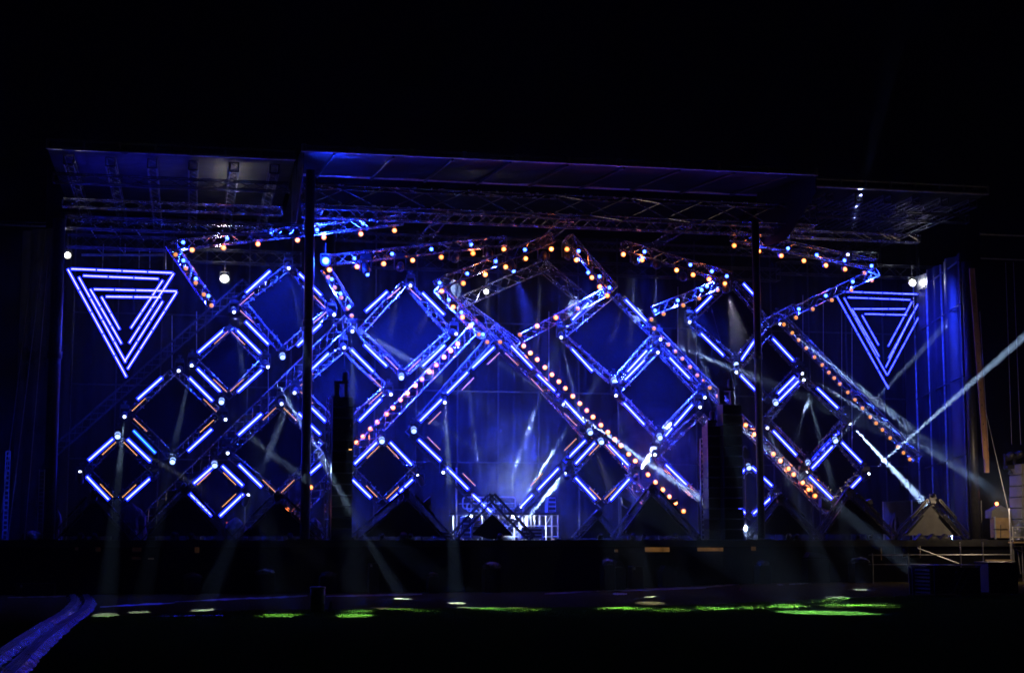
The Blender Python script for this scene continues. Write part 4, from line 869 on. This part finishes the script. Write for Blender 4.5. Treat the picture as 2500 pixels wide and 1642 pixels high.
part('bulb', MB().lathe(p, (0, 0, -1), [(.05, 0), (.04, .03), (.02, .05)], 10), 'flood', t, p); point(p+V(0, -.8, -.1), (.75, .9, 1), 350, .06, t)

# drifting smoke over the DJ platform
sm = bpy.data.materials.new('smoke'); sm.use_nodes = True; nt = sm.node_tree; nt.nodes.clear(); Lk = nt.links.new
oo = nt.nodes.new('ShaderNodeOutputMaterial'); vo = nt.nodes.new('ShaderNodeVolumePrincipled'); vo.inputs['Color'].default_value = (.85, .9, 1, 1)
tc = nt.nodes.new('ShaderNodeTexCoord'); nz = nt.nodes.new('ShaderNodeTexNoise'); nz.inputs['Scale'].default_value = .9; nz.inputs['Detail'].default_value = 3; nz.inputs['Distortion'].default_value = .6
vm = nt.nodes.new('ShaderNodeVectorMath'); vm.operation = 'MULTIPLY'; vm.inputs[1].default_value = (1/2.5, 1/1.9, 1/3.0); Lk(tc.outputs['Object'], vm.inputs[0])
ln = nt.nodes.new('ShaderNodeVectorMath'); ln.operation = 'LENGTH'; Lk(vm.outputs[0], ln.inputs[0])
fo = nt.nodes.new('ShaderNodeMapRange'); fo.inputs[1].default_value = .25; fo.inputs[2].default_value = 1; fo.inputs[3].default_value = 1; fo.inputs[4].default_value = 0; Lk(ln.outputs['Value'], fo.inputs[0])
r1 = nt.nodes.new('ShaderNodeMapRange'); r1.inputs[1].default_value = .40; r1.inputs[2].default_value = .7; r1.inputs[4].default_value = .2; Lk(tc.outputs['Object'], nz.inputs['Vector']); Lk(nz.outputs[0], r1.inputs[0])
mu = nt.nodes.new('ShaderNodeMath'); mu.operation = 'MULTIPLY'; Lk(fo.outputs[0], mu.inputs[0]); Lk(r1.outputs[0], mu.inputs[1]); Lk(mu.outputs[0], vo.inputs['Density']); Lk(vo.outputs[0], oo.inputs['Volume'])
c = P((1270, 1165), 8.6); sb = MB().lathe(c, (0, 0, 1), [(.4, -2.2), (2.0, -1.7), (2.5, 0), (2.0, 2.0), (.4, 2.95)], 16); single('smoke', sb, sm, c, kind='stuff')
c = P((1590, 1110), 6.6); sb = MB().lathe(c, (0, 0, 1), [(.3, -2.35), (1.5, -1.6), (1.9, 0), (1.5, 1.6), (.3, 2.35)], 16); single('smoke', sb, sm, c, kind='stuff')

# ------------------------------------------------------------------ small fixtures and covers on the deck
for i, (x, y, w_, lab) in enumerate([(197, 1308, 16, 'left of the second riser'), (230, 1309, 14, 'under the riser furthest left'), (427, 1310, 20, 'under the second riser'), (467, 1310, 16, 'right under the second riser'), (708, 1307, 14, 'at the left mast foot'), (933, 1309, 12, 'left under the wide riser left of centre'),
        (985, 1308, 20, 'under the wide riser left of centre'), (1002, 1309, 12, 'right under the wide riser left of centre'), (1220, 1309, 14, 'beside the centre peak'), (1466, 1309, 14, 'under the small riser right of the platform'), (1545, 1309, 14, 'under the left of the wide right riser'), (1572, 1307, 10, 'left of the pale drum at right'), (1648, 1309, 18, 'under the right of the wide right riser'), (1705, 1308, 12, 'beside the shorter speakers'),
        (1925, 1310, 14, 'at the right mast foot'), (1944, 1310, 12, 'right of the right mast foot'), (2095, 1308, 10, 'under the second riser from right'), (2125, 1308, 10, 'right under the second riser from right')]):
    p = P((x, y), .35); p.z = DZ; s = w_/71; t = empty('floor_lamp', p, 'small dark floor lamp on the stage edge '+lab, 'floor lamp', 'small floor lamps along the stage edge')
    part('body', MB().lathe(p+V(0, 0, .12), (0, -.8, .6), [(s*.25, -.12), (s*.42, -.05), (s*.45, .08), (s*.40, .1)], 12), 'film' if i % 3 == 0 else 'house', t, p, True)
    part('lens', MB().lathe(p+V(0, 0, .12), (0, -.8, .6), [(s*.38, .101), (s*.3, .12), (.01, .13)], 12), 'film', t, p, True)
    part('bracket', MB().path([p+V(-s*.5, 0, .02), p+V(-s*.5, 0, .14), p+V(-s*.44, 0, .14)], .012, 5).path([p+V(s*.5, 0, .02), p+V(s*.5, 0, .14), p+V(s*.44, 0, .14)], .012, 5).box(p+V(0, 0, .015), (s*1.1, .14, .03)), 'dark', t, p)
for x, y0 in ((1518/3.397+1800, 1307), (1620/3.397+1800, 1307), (1722/3.397+1800, 1307)):
    a = P((x, y0), .2); a.z = DZ; t = empty('wedge_lamp', a, 'dark wedge lamp on the edge below the pale riser, '+{0: 'leftmost', 1: 'middle', 2: 'rightmost'}[int((x-2240)//28)], 'wedge lamp', 'wedge lamps below the pale riser')
    part('housing', MB().prism([a+V(-.24, -.1, 0), a+V(0, -.1, .22), a+V(.24, -.1, 0)], .25), 'black', t, a); part('lit_strip', MB().box(a+V(0, -.11, .08), (.12, .012, .03)), 'grey', t, a)
def crumple(c, w, h, dp, seed, n=16, m=9):
    r = random.Random(seed); mb = MB(); ph = [r.uniform(0, 6.28) for _ in range(6)]
    for j in range(m+1):
        v = j/m
        for i in range(n):
            a = 2*math.pi*i/n; k = (1-v**4.5)*(1+.13*math.sin(3*a+ph[0]+v*3)+.08*math.sin(7*a+ph[1]-v*5)+r.uniform(-.06, .06)); k = max(k, .02)
            mb.v.append(c+V(math.cos(a)*w/2*k, math.sin(a)*dp/2*k, h*(v+r.uniform(-.03, .03)*(j > 0))))
    mb.f = [(j*n+i, j*n+(i+1) % n, (j+1)*n+(i+1) % n, (j+1)*n+i) for j in range(m) for i in range(n)]; return mb
for i, (x0_, x1_, ya, d, m, lab) in enumerate([(52, 102, 1294, 1.0, 'plastic', 'crumpled clear plastic cover at the foot of the leftmost mast'), (126, 150, 1240, 2.2, 'bluetarp', 'blue-lit plastic wrap behind the riser furthest left'), (280, 354, 1226, 3.2, 'bluetarp', 'tall blue plastic-wrapped equipment behind the two left risers'),
        (547, 602, 1262, 3.0, 'plastic', 'dim plastic cover behind the second and third risers'), (748, 786, 1262, 2.4, 'bluetarp', 'blue-lit plastic-wrapped gear between left mast and speakers'), (2176, 2196, 1250, 2.2, 'bluetarp', 'blue wrapped bundle left of the pale riser'), (2473, 2512, 1272, 0, 'plastic', 'cloudy plastic-wrapped lamp at the right picture edge'),
        (1620, 1655, 1308, .3, 'plastic', 'low pale drum wrapped in plastic under the wide right riser')]):
    a, b = P((x0_, 1316), d), P((x1_, 1316), d); c = V((a.x+b.x)/2, d, DZ); h = P((x0_, ya), d).z-DZ
    t = empty('plastic_cover', c, lab, 'plastic cover', 'plastic covers on the stage'); part('film', crumple(c, b.x-a.x, h, .5, i), m, t, c, False); part('inner_stand', MB().tube(c, c+V(0, 0, h*.7), .06), 'dark', t, c)
a, b = P((546, 1316), 3.4), P((578, 1316), 3.4); zz = P((560, 1275), 3.4).z
t = empty('red_sign', V(a.x, 3.4, DZ), 'dim red light strip low behind the third riser', 'light'); part('box', MB().box((( a.x+b.x)/2, 3.4, zz), (b.x-a.x, .1, .12)), 'house', t, V(a.x, 3.4, DZ)); part('stand', MB().tube(((a.x+b.x)/2, 3.4, DZ), ((a.x+b.x)/2, 3.4, zz), .03), 'house', t, V(a.x, 3.4, DZ))
part('strip', MB().box(((a.x+b.x)/2, 3.34, zz), ((b.x-a.x)*.7, .02, .05)), mat('red_led', (.3, .05, .05), .4, em=(1, .12, .08), es=.7, sample=False), t, V(a.x, 3.4, DZ))

# ------------------------------------------------------------------ covered cases on the ground before the skirt
for i, (k, xa_, xb_, ya, dome, lab) in enumerate([(3, 1395, 1535, 795, .5, 'glinting plastic-topped black case left of the trash bin'), (3, 105, 430, 880, 0, 'long low dark box at the far left below the stage edge'), (6, 92, 272, 915, .4, 'wide black wrapped case between the glinting case and bin'), (6, 668, 822, 940, .6, 'rounded black wrapped case right behind the bin'),
        (6, 1113, 1202, 868, 0, 'tall narrow black case left of the blue-domed one'), (6, 1645, 1750, 948, .9, 'black case under a small blue-lit plastic dome'), (6, 2150, 2315, 852, .35, 'black wrapped case with golden glints below the platform'), (9, 1000, 1100, 822, .25, 'tall wrapped case with pale bunched top right of centre'),
        (9, 1105, 1198, 845, -1, 'black wedge case with blue sloping lid right of the tall wrapped case'), (9, 1252, 1365, 895, 0, 'low black case with a small bright latch'), (9, 1525, 1660, 888, -1, 'low wedge monitor with a blue folded lid'), (12, 158, 262, 768, .7, 'low black case with pale rounded plastic at its left'),
        (12, 548, 742, 702, -1, 'large black wedge with bright blue lid below the right riser'), (12, 940, 1098, 740, .8, 'rounded black wrapped case at the right end of the row')]):
    pa, pb = q(k, xa_, ya), q(k, xb_, ya); dd_ = -.85; a, b = P(pa, dd_), P(pb, dd_); cx = (a.x+b.x)/2; w_ = b.x-a.x; g = gz(cx); zt = a.z; og = V(cx, dd_, g)
    t = empty('covered_case', og, lab, 'covered case', 'covered cases along the stage front')
    hd = (zt-g)*(.22 if dome else 0)
    part('case', MB().box((cx, dd_, (g+zt-hd)/2), (w_*.94, .6, zt-hd-g), None, .03), 'black', t, og)
    for s in (-1, 1): part('corner_trim', MB().box((cx+s*w_*.455, dd_-.305, (g+zt-hd)/2), (.02, .014, (zt-hd-g)*.9)), 'vinyl', t, og)
    if dome > 0: part('plastic_top', crumple(V(cx, dd_, zt-hd-.02), w_*(.98 if dome < .8 else .9), hd*1.1, .6, 40+i), 'plastic' if i != 5 else 'bluetarp', t, og)
    elif dome < 0: part('sloping_lid', MB().prism([(cx-w_*.48, dd_-.3, zt-.20), (cx-w_*.30, dd_-.3, zt+.0), (cx+w_*.05, dd_-.3, zt-.02), (cx+w_*.48, dd_-.3, zt-.20)], .5), 'bluetarp', t, og)
    else: part('latch', MB().box((cx-w_*.3, dd_-.31, zt-.08), (.07, .02, .09)), 'rail', t, og)

# ------------------------------------------------------------------ foreground: bin, board, flag, cable ramps
a, b = G((756, 1492)), G((794, 1492)); c = (a+b)/2; r = (b-a).length/2; h = .60
t = empty('trash_bin', c, 'dark steel trash barrel standing on the grass left of centre', 'trash bin')
part('barrel', MB().lathe(c, (0, 0, 1), [(r*.95, 0), (r*.97, .02), (r*.95, .05), (r*.95, .19), (r*.99, .2), (r*.95, .21), (r*.95, .38), (r*.99, .39), (r*.95, .4), (r*.95, .55)], 24), 'dark', t, c, True)
part('rim', MB().lathe(c, (0, 0, 1), [(r*.97, .55), (r*1.02, .56), (r*1.02, .60), (r*.96, .605)], 24), 'vinyl', t, c, True)
a = G((805, 1492)); t = empty('sign_board', a, 'small thin dark board leaning on the grass right of the bin', 'board')
part('panel', MB().prism([a+V(-.06, 0, 0), a+V(.02, .1, .26), a+V(.05, .1, .24), a+V(.05, 0, 0)], .03), 'black', t, a); part('stake', MB().tube(a+V(.03, .12, 0), a+V(.03, .12, .2), .008), 'dark', t, a)
a = G((1809, 1446)); t = empty('marker_flag', a, 'tiny red marker flag in the dirt before the stage', 'flag')
part('wire', MB().tube(a, a+V(0, 0, .17), .006), 'dark', t, a); part('flag', MB().prism([a+V(0, 0, .17), a+V(-.06, 0, .09), a+V(.005, 0, .05)], .006), 'redp', t, a)
def ramp(label, pts, n=90, hw=.14):
    g = [G(q(3, *p)) for p in pts]; og = g[0].copy(); t = empty('cable_ramp', og, label, 'cable ramp', 'cable ramps crossing the field')
    def cr(u):
        u = min(max(u, 0), len(g)-1.0001); i = int(u); f = u-i; p0, p1, p2, p3 = g[max(i-1, 0)], g[i], g[i+1], g[min(i+2, len(g)-1)]
        return .5*(2*p1+(p2-p0)*f+(2*p0-5*p1+4*p2-p3)*f*f+(3*p1-p0-3*p2+p3)*f**3)
    C = [cr(i/n*(len(g)-1)) for i in range(n+1)]; rr = random.Random(len(label))
    prof = [(-1.35, .0), (-1.0, .035), (-.62, .075), (-.5, .06), (.5, .06), (.62, .075), (1.0, .035), (1.35, .0)]
    mbs = [MB(), MB(), MB()]; sets = [(0, 1, 2), (2, 3, 4, 5), (5, 6, 7)]
    N = []
    for i in range(n+1):
        u = (C[min(i+1, n)]-C[max(i-1, 0)]); u.z = 0; u.normalize(); N.append(V(-u.y, u.x, 0))
    for mb, st_ in zip(mbs, sets):
        for i in range(n+1):
            for k in st_:
                x, z = prof[k]; j = rr.uniform(-.03, .03) if k in (0, 1, 6, 7) else 0
                p = C[i]+N[i]*(-x*hw+j); mb.v.append(V(p.x, p.y, gz(p.x)+.006+z+(rr.uniform(-.025, .02) if k in (1, 6) else 0)))
        m_ = len(st_); mb.f = [(i*m_+k, i*m_+k+1, (i+1)*m_+k+1, (i+1)*m_+k) for i in range(n) for k in range(m_-1)]
    part('side_flap', mbs[0], 'film', t, og, True); part('cable_channel', mbs[1], 'rubber', t, og, True); part('side_flap', mbs[2], 'film', t, og, True)
    for o in (-.42, -.2, .05, .25, .42): part('cable', MB().path([C[i]+N[i]*hw*(o+.03*math.sin(i*.5+o*9))+V(0, 0, gz(C[i].x)-C[i].z+.078+.006*math.sin(i*.9+o*5)) for i in range(n+1)], .017, 6), 'rubber', t, og, True)
    return t
ramp('left blue-sheened cable ramp curving toward the lower left corner', [(548, 985), (562, 1035), (520, 1092), (440, 1152), (330, 1215), (200, 1302), (85, 1385), (-40, 1475), (-160, 1560)])
ramp('right blue-sheened cable ramp curving toward the lower left corner', [(650, 985), (672, 1040), (628, 1105), (535, 1172), (420, 1262), (310, 1352), (215, 1445), (105, 1560), (10, 1660)], hw=.155)

# ------------------------------------------------------------------ right side of the stage
A, Bv = P((2371, 655), .6), P((2406, 1120), .6); u = (Bv-A).normalized(); t = empty('steel_beam', A, 'long tan steel beam hanging beside the rightmost mast', 'steel beam')
R = Matrix((u.cross(V(0, 1, 0)), V(0, 1, 0), u)).transposed(); L = (Bv-A).length
part('web', MB().box((A+Bv)/2, (.17, .05, L), R), 'beamtan', t, A); part('flange', MB().box((A+Bv)/2+R @ V(.09, -.02, 0), (.02, .14, L), R), 'beamtan', t, A)
bl = MB()
for f in (.17, .19, .21, .23, .40, .50, .58, .64, .72, .82, .9): bl.tube(A+u*L*f+V(0, -.027, 0), A+u*L*f+V(0, -.04, 0), .02, 8)
part('bolt', bl, 'black', t, A); part('shoe', MB().box(Bv+V(.03, 0, -.25), (.16, .1, .5)), 'beamtan', t, A)
p = P((2433, 1229), 1.6); t = empty('warm_lamp', p, 'small orange work lamp above the tan cabinet at the right', 'work lamp')
part('lens', MB().lathe(p, (0, -1, 0), [(.07, 0), (.06, .03), (.02, .05)], 10), 'orb', t, p, True); part('body', MB().lathe(p, (0, 1, 0), [(.08, -.01), (.07, .14), (.03, .2)], 10), 'house', t, p, True); part('stem', MB().tube(p+V(0, .1, 0), V(p.x, p.y+.1, DZ), .025), 'dark', t, p)
point(P((2440, 1215), -1.6), (1, .74, .48), 160, .12, t)
a, b = P((2425, 1312), 1.3), P((2457, 1263), 1.3); t = empty('cabinet', V(a.x, 1.3, DZ), 'tan plywood cabinet with dark cross bar under a grey hood', 'cabinet')
og = V(a.x, 1.3, DZ); part('body', MB().box((a+b)/2, (b.x-a.x, .4, b.z-a.z), None, .02), 'tan', t, og); part('edge_strip', MB().box((a.x-.03, 1.08, (a.z+b.z)/2), (.05, .05, (b.z-a.z)*1.1)), 'case', t, og)
part('hood', MB().prism([P((2421, 1264), 1.2), P((2421, 1246), 1.2), P((2443, 1233), 1.2), P((2465, 1243), 1.2), P((2464, 1264), 1.2)], .5), 'grey', t, og); part('cross_bar', MB().tube(P((2424, 1291), 1.05), P((2460, 1291), 1.05), .015).tube(P((2443, 1280), 1.05), P((2443, 1312), 1.05), .015), 'dark', t, og)
for i in range(7):
    y1_, y0_ = 1320-27*i, 1320-27*(i+1)+2; a, b = P((2480, y1_), .9), P((2528, y0_), .9); og = V(a.x, .9, a.z)
    single('ballast_block', MB().box((a+b)/2, (b.x-a.x, .9, b.z-a.z), None, .02), 'grey', og, f'grey ballast block, {ORD[i]} from the bottom of the right edge stack', 'ballast block', 'stacked ballast blocks')
for x, y, lab in ((2474, 1108, 'left'), (2496, 1104, 'right')):
    p = P((x, y), .9); mhead('moving_head', p, V(.1, -1, .3), f'{lab} unlit black lamp on top of the grey ballast stack', 'moving head', 'unlit lamps on the ballast stack', 'off', True, 1.2)
# tent
dT = 9.0; ap = P((2282, 1180), dT); og = V(ap.x, dT, DZ); t = empty('canopy_tent', og, 'dim grey peaked canopy tent behind the furthest right riser', 'tent')
z = P((2282, 1222), dT).z; xl, xr = P((2195, 1225), dT).x, P((2362, 1225), dT).x
c4 = [V(xl, dT-1.2, z), V(xr, dT-1.2, z), V(xr, dT+1.6, z), V(xl, dT+1.6, z)]; rf_ = MB(); n = 8
for k in range(4):
    a, b = c4[k], c4[(k+1) % 4]
    for i in range(n):
        for j in range(n):
            def S(u, v): base = a+(b-a)*u; p = ap*v+base*(1-v); p.z -= .35*math.sin(math.pi*v)*1.0; return p
            rf_.quad(S(i/n, j/n), S((i+1)/n, j/n), S((i+1)/n, (j+1)/n), S(i/n, (j+1)/n))
part('roof', rf_, 'grey', t, og)
for c in c4: part('leg', MB().tube(V(c.x, c.y, DZ), c, .03), 'rail', t, og)
part('wall', MB().box(((xl+xr)/2, dT+1.5, (DZ+z)/2), (xr-xl, .03, z-DZ)), 'grey', t, og)
# rails in front of the right deck
dR = -1.2; a, b = P((2121, 1354), dR), P((2471, 1353), dR); og = V(a.x, dR, gz(a.x)); t = empty('guard_rail', og, 'low pale guard rail crossing before the right part of the stage', 'guard rail')
part('rail', MB().tube(a, b, .022), 'rail', t, og); part('rail', MB().tube(P((2121, 1377), dR), P((2270, 1377), dR), .018), 'rail', t, og); part('rail', MB().tube(P((2405, 1367), dR), P((2471, 1367), dR), .028), 'tan', t, og)
for px in (2130, 2217, 2345, 2400, 2471): p = P((px, 1354), dR); part('post', MB().tube((p.x, dR, gz(p.x)-.05), (p.x, dR, P((px, 1322 if px > 2300 else 1350), dR).z), .022), 'rail', t, og)
part('brace', MB().tube(P((2240, 1337), dR), P((2341, 1375), dR), .022), 'rail', t, og)
dR = -1.0; p = P((2472, 1316), dR); og = V(p.x, dR, gz(p.x)); t = empty('scaffold_tower', og, 'pale scaffold of pipes with planks at the right picture edge', 'scaffold')
for px, y0_ in ((2470, 1240), (2477, 1285), (2498, 1330)): p = P((px, 1400), dR); part('upright', MB().tube((p.x, dR, gz(p.x)-.05), (p.x, dR, P((px, y0_), dR).z), .024), 'rail', t, og)
for (x_, y_, xx, yy) in ((2470, 1287, 2500, 1286), (2470, 1310, 2510, 1310), (2470, 1333, 2515, 1332), (2480, 1340, 2515, 1352), (2485, 1345, 2492, 1400)): part('ledger', MB().tube(P((x_, y_), dR), P((xx, yy), dR), .02), 'rail', t, og)
part('plank', MB().box((P((2470, 1323), dR)+P((2520, 1323), dR))/2, (.9, .3, .05)), 'tan', t, og)
a, b = G((2396, 1395)), P((2404, 1367), -1.3); t = empty('plank', a, 'short upright tan plank between the slatted crate and black case', 'plank'); part('board', MB().box(V(a.x, a.y, (a.z+b.z)/2), (.15, .06, b.z-a.z)), 'tan', t, a); part('cap', MB().box(V(a.x+.05, a.y, b.z+.02), (.28, .09, .05)), 'tan', t, a)
# guy cables on the right
for i, (x0_, y0_, x1_, y1_, lab) in enumerate([(2406, 1000, 2472, 1290, 'slanting toward the scaffold'), (2455, 640, 2470, 1084, 'dropping to the left ballast lamp'), (2474, 640, 2492, 1084, 'dropping to the right ballast lamp'), (2392, 760, 2413, 1092, 'close beside the tan beam')]):
    a, b = P((x0_, y0_), .9), P((x1_, y1_), .9); single('guy_cable', MB().tube(a, b, .011, 5), 'rail', b, 'thin pale steel cable '+lab, 'cable', 'cables at the right edge')
# slatted crate of barriers and black road case
a, b = G((2284, 1455)), G((2392, 1452)); h = .80; og = a.copy(); bx = b-a; bx.z = 0; L = bx.length; ux = bx.normalized(); uy = V(-ux.y, ux.x, 0)
t = empty('slatted_crate', og, 'black slatted steel crate on the grass with two leaning steel tubes', 'crate')
for f in (0, .5, 1):
    for e in (0, 1): part('post', MB().box(a+ux*L*f+uy*.9*e+V(0, 0, h/2), (.05, .05, h)), 'dark', t, og)
for k in range(7): part('slat', MB().box(a+uy*.45+ux*.0+V(-.03, 0, .1+k*.1), (.03, .9, .055)), 'dark', t, og)
for k in range(7): part('slat', MB().box(a+ux*L*.25+V(0, -.01, .1+k*.1), (L*.46, .03, .05)), 'dark', t, og)
part('panel', MB().box(a+ux*L*.75+uy*.02+V(0, 0, h*.5), (L*.46, .03, h*.9)), 'black', t, og); part('lid', MB().box(a+ux*L*.5+uy*.45+V(0, 0, h+.015), (L*1.05, 1.0, .03)), 'dark', t, og); part('back', MB().box(a+ux*L*.5+uy*.9+V(0, 0, h*.5), (L, .03, h*.9)), 'black', t, og)
for (x_, y_, xx, yy) in ((1880, 845, 1790, 1040), (1930, 865, 1835, 1060)):
    p0, p1 = P(q(12, x_, y_), a.y-.02), P(q(12, xx, yy), a.y-.35); part('leaning_tube', MB().tube(p0, p1, .017, 8).box(p1, (.16, .05, .02)), 'rail', t, og)
a, b = G((2412, 1447)), G((2490, 1447)); og = a.copy(); w_ = (b-a).length; c = (a+b)/2; t = empty('road_case', og, 'large plain black case with glint dots down its left edge, right of the slatted crate', 'road case')
part('body', MB().box(c+V(0, .4, .42), (w_, .8, .84), None, .03), 'black', t, og); rv = MB()
for k in range(9): rv.dot(c+V(-w_/2+.03, -.005, .08+k*.08), (0, -1, 0), .014, .6, 6)
part('glint_row', rv, 'rail', t, og); part('lid', MB().box(c+V(0, .4, .86), (w_*1.03, .84, .03)), 'dark', t, og)  # pale metal dots added to show as a string of glints

# ------------------------------------------------------------------ left side of the stage
a = P((90, 1316), .9); b = P((103, 1316), .9); og = V(a.x, .9, DZ); t = empty('ladder', og, 'narrow ladder standing left of the leftmost mast', 'ladder'); zt = P((96, 1145), .9).z
for x in (a.x, b.x): part('rail', MB().tube((x, .9, DZ), (x, .9, zt), .018), 'rail', t, og)
n = 16
for k in range(n): z = DZ+.15+(zt-DZ-.2)*k/(n-1); part('rung', MB().tube((a.x, .9, z), (b.x, .9, z), .012), 'rail', t, og)
for (x0_, y0_, x1_, y1_, lab) in [(112, 562, 19, 1320, 'lit warm, outermost left of the blue tarp'), (80, 640, 4, 1250, 'faint, leaning at the far left picture edge'), (122, 575, 60, 1316, 'blue, along the left edge of the tarp')]:
    a, b = P((x0_, y0_), 1.0), P((x1_, y1_), .4); single('guy_cable', MB().tube(a, b, .016, 5), 'rail', b, 'thin steel guy cable '+lab, 'cable', 'guy cables at the left')

# haze goes round everything
hm = bpy.data.materials.new('haze'); hm.use_nodes = True; nt = hm.node_tree; nt.nodes.clear()
vo = nt.nodes.new('ShaderNodeVolumePrincipled'); vo.inputs['Density'].default_value = HAZE; vo.inputs['Color'].default_value = (.9, .92, 1, 1); vo.inputs['Anisotropy'].default_value = .2
oo = nt.nodes.new('ShaderNodeOutputMaterial'); nt.links.new(vo.outputs[0], oo.inputs['Volume'])
def volbox(name, dens, mb, aniso=.2):
    hm = bpy.data.materials.new(name); hm.use_nodes = True; nt = hm.node_tree; nt.nodes.clear()
    vo = nt.nodes.new('ShaderNodeVolumePrincipled'); vo.inputs['Density'].default_value = dens; vo.inputs['Color'].default_value = (.9, .92, 1, 1); vo.inputs['Anisotropy'].default_value = aniso
    oo = nt.nodes.new('ShaderNodeOutputMaterial'); nt.links.new(vo.outputs[0], oo.inputs['Volume']); return single(name, mb, hm, (0, 0, 0), kind='stuff')
# stage smoke hangs under the roof, between the wings
volbox('stage_smoke', SMOKE, MB().box((4.5, 4.6, 6.6), (45, 13.2, 9.6)))
hz = MB().box((0, 195, 9.5), (860, 720, 21)); single('haze', hz, hm, (0, 0, 0), kind='stuff')
